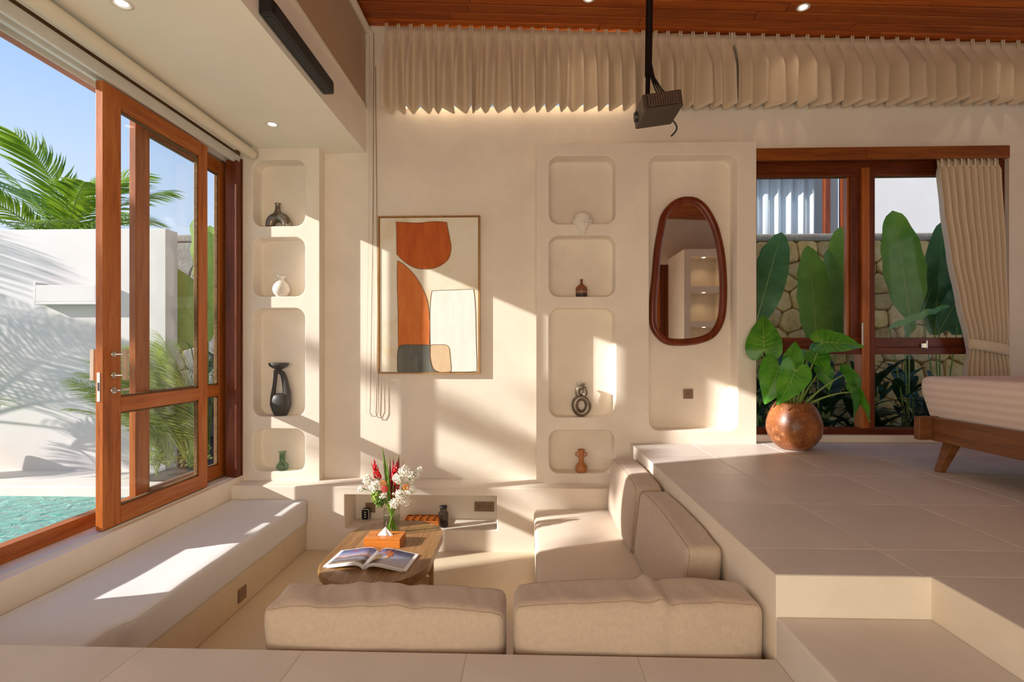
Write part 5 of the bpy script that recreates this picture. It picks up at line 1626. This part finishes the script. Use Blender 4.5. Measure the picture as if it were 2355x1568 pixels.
for iz in range(NZ + 1):
    z = 2.735 - (2.735 - 0.33) * iz / NZ
    xl_, xr_ = lerp_tab(left, z), lerp_tab(right, z)
    A = 0.036 if z > 2.66 else 0.055
    if z > 2.67: A = 0.018
    A *= 1 - 0.30 * math.exp(-((z - 1.08) / 0.12) ** 2)
    rowp = []
    for i in range(NF * SUB + 1):
        s_ = i / (NF * SUB)
        k, f = divmod(i, SUB); f /= SUB
        jj = jit[k] * (1 - f) + jit[min(k + 1, NF)] * f
        u = s_ + 0.02 * jj * math.sin(z * 3 + k)
        x = xl_ + (xr_ - xl_) * min(1, max(0, u))
        w_ = math.cos(2 * math.pi * f)
        am = ampf[k] * (1 - f) + ampf[k + 1] * f
        rowp.append((x - 3.84, -A * am * (w_ * 0.9 + 0.1 * math.cos(4 * math.pi * f + 1)) + 0.0, z - 0.32))
    rows.append(rowp)
MB().grid(rows).build('cloth', 'curtain', ct, solid=0.004)
pm = MB()
pm.tube([(0, -0.03, 0), (0.004, -0.034, -0.04), (0.0, -0.03, -0.085)], [0.007, 0.006, 0.010], 8)
me = pm.mesh('gather')
for k in range(9):
    place(me, 'curtain', 'gather', ct, (-0.33 + 0.055 * k, 0.0, 2.735 - 0.32))
tie = []
for k in range(28):
    a = math.pi * 1.0 * k / 27
    tie.append((0.07 - 0.165 * math.cos(a), -0.065 * math.sin(a) - 0.005, 0.80 - 0.03 * math.cos(a) * -1.0))
P = []
for dz, dy in ((-0.045, 0), (-0.02, -0.004), (0.02, -0.004), (0.045, 0)):
    P.append([(x, y + dy, z - 0.32 + 0.325 + dz) for x, y, z in tie])
tb_ = MB().grid(P).build('tieback', 'curtain', ct, solid=0.006)
MB().tube([(0.235, 0.02, 0.845), (0.25, 0.05, 0.86), (0.255, 0.07, 0.87)], 0.007, 8).build('tie_hook', 'roughwood', ct)

# ------------------------------------------------------------------ bed
bed = thing('bed', 'low wooden bed with a striped pinkish mattress', 'bed', (3.7, 2.5, ZU))
def bx(n, mat, x0, x1, y0, y1, z0, z1, bev=0.006):
    return MB().box(x0 - 3.7, x1 - 3.7, y0 - 2.5, y1 - 2.5, z0 - ZU, z1 - ZU).build(n, mat, bed, bevel=bev)
bx('foot_rail', 'bedwood_x', 2.637, 4.80, 3.45, 3.50, 0.495, 0.652)
bx('side_rail', 'bedwood', 2.72, 2.755, 1.30, 3.45, 0.492, 0.648)
bx('side_rail', 'bedwood', 4.68, 4.715, 1.30, 3.45, 0.492, 0.648)
bx('foot_rail', 'bedwood_x', 2.72, 4.80, 1.25, 1.30, 0.495, 0.652)
bx('slat_base', 'bedwood_x', 2.755, 4.68, 1.30, 3.45, 0.53, 0.60)
for (tx, ty, bx_, by) in ((2.82, 3.40, 2.705, 3.37), (4.62, 3.40, 4.70, 3.37), (2.845, 1.40, 2.735, 1.43), (4.62, 1.40, 4.70, 1.43)):
    mb = MB()
    def ringq(cx, cy, z, h_): return [(cx - h_ - 3.7, cy - h_ - 2.5, z - ZU), (cx + h_ - 3.7, cy - h_ - 2.5, z - ZU), (cx + h_ - 3.7, cy + h_ - 2.5, z - ZU), (cx - h_ - 3.7, cy + h_ - 2.5, z - ZU)]
    a, b = ringq(bx_, by, ZU, 0.022), ringq(tx, ty, 0.50, 0.036)
    mb.add(a + b, [(3, 2, 1, 0), (4, 5, 6, 7), (0, 1, 5, 4), (1, 2, 6, 5), (2, 3, 7, 6), (3, 0, 4, 7)])
    mb.build('leg', 'bedwood', bed, bevel=0.004)
def mdef(p):
    q = Vector(p)
    u, v_, h_ = p.x / 0.99, p.y / 1.12, p.z / 0.165
    q.z += 0.025 * (1 - u ** 4) * (1 - v_ ** 4) * (h_ > 0)
    # the sheet pulls inwards below the swollen top edge
    q.x -= 0.035 * u * max(0, -h_ + 0.3) * 0.9
    q.y -= 0.035 * v_ * max(0, -h_ + 0.3) * 0.9
    q.z += 0.003 * noise.noise(Vector((p.x * 6, p.y * 6, p.z * 6)))
    return q + Vector((0.03, -0.04, 0.165 + 0.60 - ZU))
mb, rp = soft_box(0.995, 1.13, 0.155, 0.05, 24, 24, 8, mdef)
mb.build('mattress', 'sheet', bed, weld=True)

# ------------------------------------------------------------------ leaf builders
def broad_leaf(L, W, seed, fold=0.18, droop=0.18, waves=0.012, n=22, tip=0.75, tear=0):
    """Paddle leaf lying along +Y, its upper face towards +Z."""
    rr = random.Random(seed)
    def pt(t, u):
        prof = (math.sin(math.pi * min(1, 0.02 + t * 0.98) ** 0.92)) ** 0.50 if t < 1 else 0.0
        w = W / 2 * prof
        x = u * w
        z = fold * abs(x) - droop * L * t * t + waves * math.sin(t * 26 + seed + u) * abs(u) ** 2
        return Vector((x, L * t, z))
    P = []
    for i in range(n + 1):
        t = i / n
        P.append([pt(t, u) for u in (-1, -0.66, -0.33, 0, 0.33, 0.66, 1)])
    leaf = MB().grid(P)
    rib = MB().tube([pt(i / 10 * 0.98, 0) + Vector((0, 0, 0.0)) for i in range(11)], [max(0.0012, 0.007 * W / 0.35 * (1 - i / 10.5)) for i in range(11)], 6)
    return leaf, rib
def orient(base, tip, face):
    y = (Vector(tip) - Vector(base)).normalized()
    z = Vector(face); z = (z - y * z.dot(y)).normalized()
    x = y.cross(z)
    return Matrix((x, y, z)).transposed()
def add_leaf(root, base, tip, face, width, mat, seed, fold=0.18, droop=0.10, rib='midrib', stalk_from=None, waves=0.012, sr=0.009):
    base, tip = Vector(base), Vector(tip)
    L = (tip - base).length * (1 + 0.15 * droop)
    lf, rb_ = broad_leaf(L, width, seed, fold, droop, waves)
    R = orient(base, tip, face)
    o0 = root.location
    if droop:
        R = R @ Matrix.Rotation(math.atan(droop), 3, 'X')
    lo = lf.build('leaf', mat, root, fix=False)
    lo.location = base - o0; lo.rotation_euler = R.to_euler()
    ro = rb_.build('midrib', rib, lo)
    if stalk_from is not None:
        s0 = Vector(stalk_from)
        mid = s0.lerp(base, 0.55) + Vector((0, 0, 0.10 * (base - s0).length))
        pts = [((1 - t) ** 2 * s0 + 2 * t * (1 - t) * mid + t * t * base) - o0 for t in [k / 8 for k in range(9)]]
        MB().tube(pts, [sr * (1 - 0.4 * k / 8) for k in range(9)], 8).build('stalk', 'stalk', root)
    return lo
def frond_mesh(L, pairs, leaflet, seed, droop=0.5, start=0.18, width=0.018, vee=0.55, hang=0.35):
    """Feather palm frond along +X, arching up then over."""
    rr = random.Random(seed)
    def c(t):
        return Vector((L * (t - 0.18 * droop * t * t), 0, L * (0.42 * t - droop * 0.75 * t * t)))
    mb_r = MB().tube([c(k / 14) for k in range(15)], [max(0.002, 0.011 * (1 - k / 15)) for k in range(15)], 6)
    mb = MB()
    for i in range(pairs):
        t = start + (1 - start) * (i + 0.5) / pairs
        p = c(t)
        d = (c(min(1, t + 0.02)) - c(max(0, t - 0.02))).normalized()
        s_ = math.sin(math.pi * (0.12 + 0.80 * (i / pairs))) ** 0.7
        ll = leaflet * s_ * rr.uniform(0.85, 1.1)
        for sd_ in (-1, 1):
            side = Vector((0, sd_, 0))
            dirv = (d * (0.45 + 0.5 * t) + side * 0.85 + Vector((0, 0, vee * (1 - t) * 0.6)) + Vector((rr.uniform(-.08, .08), rr.uniform(-.08, .08), rr.uniform(-.1, .1)))).normalized()
            wv = dirv.cross(Vector((0, 0, 1))).normalized() * width * 0.5
            P = []
            for k in range(4):
                u = k / 3
                q = p + dirv * ll * u - Vector((0, 0, hang * ll * u * u))
                ww = wv * (0.55, 1.0, 0.8, 0.05)[k]
                P.append([q - ww, q + ww])
            mb.grid(P)
    return mb_r, mb
def palm(name, label, loc, crown_z, n, L, leaflet, seed, mats=('palm', 'stalk'), group=None, elev=(10, 75), pairs=40, droop=0.55, trunk_r=0.07, az0=0.0, width=0.03, cat='palm', arc=None):
    rr = random.Random(seed)
    root = thing(name, label, cat, loc, 0, group)
    if crown_z > 0.3:
        pts = [(0.03 * math.sin(k * 0.6), 0.02 * math.cos(k), crown_z * k / 12) for k in range(13)]
        MB().tube(pts, [trunk_r * (1.15 if k == 0 else 1) * (1 - 0.25 * k / 12) + 0.004 * (k % 2) for k in range(13)], 14).build('trunk', 'trunk', root)
    var = []
    for k in range(4):
        r_, f_ = frond_mesh(L, pairs, leaflet, seed * 10 + k, droop * (0.8 + 0.15 * k), width=width)
        mr, mf = r_.mesh('rachis'), f_.mesh('frond')
        var.append((mr, mf))
    for k in range(n):
        a = az0 + 2.39996 * k + rr.uniform(-0.2, 0.2)
        if arc: a = math.radians(arc[0] + (arc[1] - arc[0]) * ((k * 0.618034 + 0.13) % 1.0))
        el = math.radians(elev[0] + (elev[1] - elev[0]) * (k / max(1, n - 1)) + rr.uniform(-6, 6))
        R = Matrix.Rotation(a, 3, 'Z') @ Matrix.Rotation(-el * 0.8, 3, 'Y') @ Matrix.Rotation(rr.uniform(-.25, .25), 3, 'X')
        sc_ = rr.uniform(0.85, 1.1)
        mr, mf = var[k % 4]
        fo = place(mf, mats[0], 'frond', root, (0, 0, crown_z), R, (sc_,) * 3)
        place(mr, mats[1], 'rachis', fo)
    return root

# ------------------------------------------------------------------ potted elephant ear beside the window
PXc, PYc = 2.163, 4.13
po = thing('plant_pot', 'round speckled copper brown pot on the raised floor', 'pot', (PXc, PYc, ZU))
MB().lathe([(0.085, 0.0), (0.105, 0.004), (0.155, 0.045), (0.19, 0.10), (0.207, 0.165), (0.205, 0.215), (0.188, 0.28), (0.160, 0.335), (0.138, 0.368), (0.134, 0.382), (0.126, 0.382), (0.124, 0.37), (0.14, 0.335), (0.12, 0.33)], 56).build('body', 'pot', po)
MB().lathe([(0.138, 0.335), (0.05, 0.343), (0.001, 0.346)], 32).build('soil', 'soil', po)
ee = thing('elephant_ear_plant', 'elephant ear plant with heart shaped leaves growing in the copper pot', 'plant', (PXc, PYc, ZU + 0.34))
def heart_leaf(seed, fold=0.22, ripple=0.03):
    half = [(0.0, -0.02), (0.06, -0.13), (0.15, -0.22), (0.26, -0.25), (0.36, -0.20), (0.43, -0.08), (0.455, 0.08), (0.44, 0.24), (0.38, 0.42), (0.29, 0.60), (0.19, 0.76), (0.09, 0.90), (0.03, 0.975)]
    out = [(x, y) for x, y in half] + [(0.0, 1.0)] + [(-x, y) for x, y in reversed(half[1:])]
    n = len(out)
    rings = []
    C = Vector((0, 0.03))
    S = [0.0, 0.25, 0.5, 0.75, 0.9, 1.0]
    def pt(s_, k):
        p = C + (Vector(out[k]) - C) * s_
        z = fold * abs(p.x) - 0.22 * max(0, p.y) ** 2 - 0.25 * max(0, -p.y) + ripple * math.sin(k * 1.9 + seed) * s_ ** 3
        return (p.x, p.y, z)
    mb = MB()
    rings = [[pt(max(s_, 0.02), k) for k in range(n)] for s_ in S]
    mb.grid(rings, True, wrap=True)
    vb = MB()
    for k in (3, 4, 5, 6, 7, 8, 9, n - 3, n - 4, n - 5, n - 6, n - 7, n - 8, n - 9, 13):
        for dz in (0.004,):
            st = 0.02 if k in (3, 4, 5, 13, n - 3, n - 4, n - 5) else 0.02
            # side veins leave the midrib further up the leaf
            y0 = 0.03 if out[k][1] < 0.2 else out[k][1] * 0.55
            if k == 13: y0 = 0.03
            pts = []
            for j in range(7):
                t = j / 6
                px_, py_ = out[k][0] * t * 0.97, y0 + (out[k][1] - y0) * t * 0.97
                z = fold * abs(px_) - 0.22 * max(0, py_) ** 2 - 0.25 * max(0, -py_) + ripple * math.sin(k * 1.9 + seed) * t ** 3
                pts.append((px_, py_, z + dz))
            vb.tube(pts, [(0.010 if k == 13 else 0.006) * (1 - 0.75 * j / 6) for j in range(7)], 5)
    return mb, vb
hl = [(lambda a: (a[0].mesh('leaf'), a[1].mesh('veins')))(heart_leaf(s_, f_, r_)) for s_, f_, r_ in ((1, 0.16, 0.02), (2, 0.30, 0.03), (3, 0.55, 0.03))]
leaf_defs = [  # attach point, tip, facing, size factor, variant
    ((2.069, 3.930, 0.949), (1.955, 3.900, 0.683), (0.1, -1, 0.15), 0, 0.32, 'leaf broad light green leaf facing the room'),
    ((2.021, 4.080, 0.971), (1.906, 4.040, 0.685), (-0.25, -1, 0.2), 0, 0.30, None),
    ((1.938, 4.160, 1.096), (1.955, 4.220, 1.400), (-0.55, -1, 0.05), 0, 0.30, None),
    ((2.376, 4.120, 1.160), (2.651, 4.020, 1.172), (0.05, -0.8, 0.75), 0, 0.40, None),
    ((2.339, 4.220, 1.096), (2.376, 4.020, 0.959), (-0.25, -0.75, 0.55), 1, 0.34, None),
    ((2.141, 4.100, 0.991), (2.158, 4.100, 1.167), (-0.6, -1, 0), 2, 0.20, None),
    ((2.426, 4.200, 0.939), (2.468, 4.140, 0.789), (0.0, -1, 0.1), 1, 0.20, None),
    ((2.478, 4.000, 0.906), (2.579, 3.920, 0.616), (0.75, -0.55, 0.45), 2, 0.36, None),
    ((2.506, 3.960, 0.776), (2.643, 3.880, 0.588), (0.8, -0.45, 0.55), 2, 0.30, None)]
for i, (at_, tp, fc, var, size, _) in enumerate(leaf_defs):
    a, t_ = Vector(at_), Vector(tp)
    L = (t_ - a).length / 0.97
    R = orient(a, t_, fc)
    lo = place(hl[var][0], 'alocasia', 'leaf', ee, a - ee.location, R, (max(L * 0.95, size * 0.75 if var == 0 else L * 0.8), L, L))
    place(hl[var][1], 'vein', 'veins', lo)
    root_pt = Vector((PXc + (a.x - PXc) * 0.15, PYc + (a.y - PYc) * 0.15, ZU + 0.335))
    mid = root_pt.lerp(a, 0.5) + Vector((0, 0, 0.05))
    pts = [((1 - t) ** 2 * root_pt + 2 * t * (1 - t) * mid + t * t * a) - ee.location for t in [k / 8 for k in range(9)]]
    MB().tube(pts, [0.010 - 0.0055 * k / 8 for k in range(9)], 8).build('stalk', 'stalk', ee)

# ------------------------------------------------------------------ broad leaved plants outside the garden window
def bplant(label, base, leaves, mat, group='broad leaved plants outside the garden window'):
    root = thing('broad_leaf_plant', label, 'plant', base, 0, group)
    for i, (b, t, w_, f, dr) in enumerate(leaves):
        add_leaf(root, b, t, f, w_, mat, i * 3 + int(abs(base[0]) * 10), 0.16, dr, 'midrib', base)
    return root
bplant('pale flat broad leaf plant in the middle of the left window half', (3.06, 5.35, 0.12),
       [((3.017, 5.300, 1.123), (2.919, 5.300, 2.182), 0.36, (0.0, -1, 0.1), 0.03), ((3.290, 5.420, 1.100), (3.340, 5.450, 2.415), 0.34, (-0.2, -1, 0.1), 0.03), ((3.208, 5.360, 1.123), (3.187, 5.400, 2.160), 0.34, (0.25, -1, 0), 0.03)], 'heliconia')
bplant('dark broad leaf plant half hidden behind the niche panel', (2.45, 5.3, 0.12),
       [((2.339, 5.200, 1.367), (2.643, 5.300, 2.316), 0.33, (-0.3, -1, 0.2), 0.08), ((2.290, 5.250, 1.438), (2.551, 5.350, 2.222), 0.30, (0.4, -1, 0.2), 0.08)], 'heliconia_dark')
bplant('tall bright broad leaf plant in the right window half', (3.98, 5.35, 0.12),
       [((3.917, 5.250, 1.443), (3.778, 5.300, 2.537), 0.40, (-0.15, -1, 0.1), 0.05), ((3.676, 5.200, 1.321), (4.197, 5.100, 1.545), 0.10, (0, -0.6, 1), 0.06), ((3.901, 5.300, 1.213), (4.109, 5.400, 1.856), 0.2, (0.5, -1, 0.1), 0.1)], 'heliconia')
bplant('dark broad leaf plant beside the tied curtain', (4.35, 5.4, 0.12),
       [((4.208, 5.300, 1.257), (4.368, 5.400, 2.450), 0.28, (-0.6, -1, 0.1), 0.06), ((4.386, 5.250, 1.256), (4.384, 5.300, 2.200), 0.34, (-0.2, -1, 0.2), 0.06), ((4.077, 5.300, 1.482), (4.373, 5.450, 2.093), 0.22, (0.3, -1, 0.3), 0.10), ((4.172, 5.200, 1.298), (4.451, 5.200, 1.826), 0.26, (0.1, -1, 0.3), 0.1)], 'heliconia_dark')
# low undergrowth plants along the foot of the stone wall
rr = random.Random(21)
ug_mesh = [broad_leaf(0.42, w_, 60 + k, 0.2, 0.35, 0.006, 8)[0].mesh('leaf') for k, w_ in enumerate((0.10, 0.14, 0.07))]
where = ['behind the copper pot, leftmost', 'behind the copper pot', 'right of the copper pot', 'left of the window post', 'behind the window post', 'right of the window post', 'under the window latch', 'behind the bed corner', 'under the tied curtain', 'furthest right by the curtain', 'in the second row behind the pot', 'in the second row by the window post', 'in the second row under the latch', 'in the second row by the bed']
for k in range(14):
    x = 2.35 + 0.26 * k if k < 10 else 2.6 + 0.55 * (k - 10)
    y = 5.2 + rr.uniform(-0.05, 0.15) if k < 10 else 5.65
    hgt = rr.uniform(0.35, 0.75) if k < 10 else rr.uniform(0.6, 0.95)
    root = thing('undergrowth_plant', 'dark leafy undergrowth plant ' + where[k] + ' outside', 'plant', (x, y, 0.12), 0, 'undergrowth outside the garden window')
    for j in range(15):
        a = j * 2.4 + rr.uniform(-.3, .3)
        el = rr.uniform(0.3, 1.25)
        zb = rr.uniform(0.05, hgt)
        R = Matrix.Rotation(a, 3, 'Z') @ Matrix.Rotation(el, 3, 'X')
        place(ug_mesh[j % 3], 'shrub', 'leaf', root, (0.03 * math.cos(a), 0.03 * math.sin(a), zb), R, (rr.uniform(0.7, 1.1),) * 3)
    MB().tube([(0, 0, 0), (0.01, 0.01, hgt)], [0.012, 0.006], 6).build('stem', 'stalk', root)

# ------------------------------------------------------------------ pool side planting
def areca(label, loc, n, L, seed, arc, group='areca palms beside the door', elev=(30, 92)):
    return palm('areca_palm', label, loc, 0.06, n, L, 0.21, seed, ('areca', 'stalk'), group, elev, 36, 0.48, 0.03, 0, 0.009, 'palm', arc)
areca('yellow green areca palm in the corner beside the door jamb', (-3.02, 4.40, -0.012), 20, 1.2, 31, (165, 200), elev=(55, 96))
areca('areca palm in front of the white wall end', (-3.22, 4.40, -0.012), 18, 1.15, 32, (180, 205), elev=(48, 94))
areca('smaller areca palm behind the other two', (-3.12, 5.1, -0.005), 16, 1.3, 33, (70, 130), elev=(62, 98))
ban = thing('banana_plant', 'banana plant with large pale leaves behind the sliding doors', 'plant', (-3.35, 5.15, 0.0))
for i, (b, t, w_, f, dr) in enumerate((((-3.260, 4.950, 1.166), (-3.627, 4.900, 1.915), 0.42, (0.35, -1, 0.4), 0.14), ((-3.257, 5.000, 1.499), (-3.415, 5.000, 2.418), 0.30, (-0.8, -0.7, 0.1), 0.05), ((-3.135, 5.000, 1.432), (-3.239, 5.000, 2.363), 0.36, (0.2, -1, 0.1), 0.06), ((-3.463, 5.050, 1.122), (-3.727, 4.950, 1.509), 0.30, (0.1, -0.7, 0.9), 0.2))):
    add_leaf(ban, b, t, f, w_, 'banana', 40 + i, 0.2, dr, 'midrib', (-3.35, 5.15, 0.0))
rr = random.Random(8)
for k, (x, y, lab) in enumerate(((-3.28, 4.33, 'low bright shrub at the foot of the white wall end'), (-3.0, 4.42, 'low bright shrub at the foot of the door jamb'))):
    root = thing('low_shrub', lab, 'shrub', (x, y, -0.012), 0, 'low shrubs beside the door')
    mb = MB()
    for j in range(260):
        d = Vector((rr.gauss(0, 1), rr.gauss(0, 1), abs(rr.gauss(0, 1)))).normalized() * rr.uniform(0.05, 0.2)
        q = Vector((rr.gauss(0, 1), rr.gauss(0, 1), rr.gauss(0, 1))).normalized() * 0.022
        s2 = d.cross(q).normalized() * 0.008 if d.cross(q).length > 1e-6 else Vector((0.01, 0, 0))
        c_ = d + Vector((0, 0, 0.10))
        mb.add([c_ - q, c_ + s2, c_ + q, c_ - s2], [(0, 1, 2, 3)])
    mb.build('foliage', 'areca', root, fix=False)['kind'] = 'stuff'
    for j in range(5):
        MB().tube([(0, 0, 0), (0.05 * math.cos(j * 1.3), 0.05 * math.sin(j * 1.3), 0.2)], 0.004, 5).build('stem', 'stalk', root)

palm('coconut_palm', 'feathery palm rising behind the white pool wall', (-7.15, 7.5, -0.005), 2.55, 17, 1.95, 0.62, 5, ('palm', 'stalk'), None, (5, 84), 44, 0.62, 0.10, 0.35, 0.030)
palm('pool_palm', 'slender palm on the far pool edge', (-10.2, 0.25, -0.03), 4.3, 9, 1.25, 0.45, 7, ('palm', 'stalk'), None, (-10, 72), 34, 0.6, 0.07, 0.2, 0.03)
palm('potted_palm', 'small potted palm at the pool wall on the picture edge', (-5.02, 4.28, 0.21), 0.30, 8, 0.62, 0.26, 9, ('palm', 'stalk'), 'palms along the white pool wall', (5, 80), 26, 0.7, 0.02, 0.2, 0.014, 'palm', (190, 350))
palm('garden_palm', 'low feathery palm growing along the white pool wall', (-6.3, 4.15, -0.03), 0.95, 6, 1.5, 0.46, 6, ('palm', 'stalk'), 'palms along the white pool wall', (15, 85), 30, 0.55, 0.035, 1.1, 0.014, 'palm', (300, 352))
palm('garden_palm', 'taller feathery palm growing along the white pool wall', (-7.55, 4.15, -0.03), 1.9, 5, 1.5, 0.46, 16, ('palm', 'stalk'), 'palms along the white pool wall', (0, 80), 30, 0.55, 0.04, 1.1, 0.014, 'palm', (300, 352))
ppot = thing('white_pot', 'white planter under the small palm at the pool wall', 'pot', (-5.02, 4.28, -0.03))
MB().lathe([(0.10, 0), (0.14, 0.02), (0.17, 0.16), (0.16, 0.28), (0.14, 0.28), (0.145, 0.22), (0.001, 0.24)], 32).build('body', 'white_wall', ppot)

# water spout box on the garden wall
sp_ = thing('water_spout', 'white box water spout on the pool wall', 'spout', (-4.25, 4.56, 1.62))
mb = MB()
for b in ((-0.29, 0.31, -0.10, 0.0, -0.10, -0.075), (-0.29, -0.27, -0.10, 0.0, -0.075, 0.105), (0.29, 0.31, -0.10, 0.0, -0.075, 0.105)):
    MB().box(*b).build('side_panel', 'white_wall', sp_, bevel=0.003)
MB().box(-0.27, 0.29, -0.10, -0.08, -0.075, 0.078).build('front_panel', 'white_wall', sp_, bevel=0.003)
MB().box(-0.27, 0.29, -0.08, -0.02, -0.075, 0.05).build('trough_fill', 'white_wall', sp_)

# ------------------------------------------------------------------ rear shelf unit, seen in the mirror
su = thing('shelf_unit', 'tall cream shelf unit with lit compartments reflected in the mirror', 'shelf', (3.65, -1.5, ZU))
hol = []
for x0, x1 in ((3.02, 3.60), (3.70, 4.28)):
    for z0, z1 in ((2.28, 2.84), (1.63, 2.18), (0.95, 1.53), (0.42, 0.85)):
        hol.append((x0, x1, z0, z1))
mv = Matrix.Translation((-3.65, 1.5, -ZU))
cells([2.9, 4.4], [ZU, 2.97], hol, -0.85, -0.45, 'y').xform(mv).build('carcass', 'plaster', su, weld=True)
MB().box(2.9, 4.4, -1.5, -0.85, ZU, 2.97).xform(mv).build('back_block', 'plaster', su)
for x0, x1, z0, z1 in hol[:3]:
    MB().lathe([(0.03, 0.0), (0.03, -0.004), (0.001, -0.005)], 16).xform(Matrix.Translation(((x0 + x1) / 2 - 3.65, -0.6 + 1.5, z1 - ZU))).build('shelf_lamp', 'bulb', su)
    d = bpy.data.lights.new('shelf_beam', 'SPOT'); d.energy = 2.5; d.color = (1, 0.75, 0.45); d.spot_size = 2.2; d.spot_blend = 0.8
    o = bpy.data.objects.new('shelf_beam', d); COL.objects.link(o); o.parent = su; o.location = ((x0 + x1) / 2 - 3.65, 0.9, z1 - ZU - 0.02)
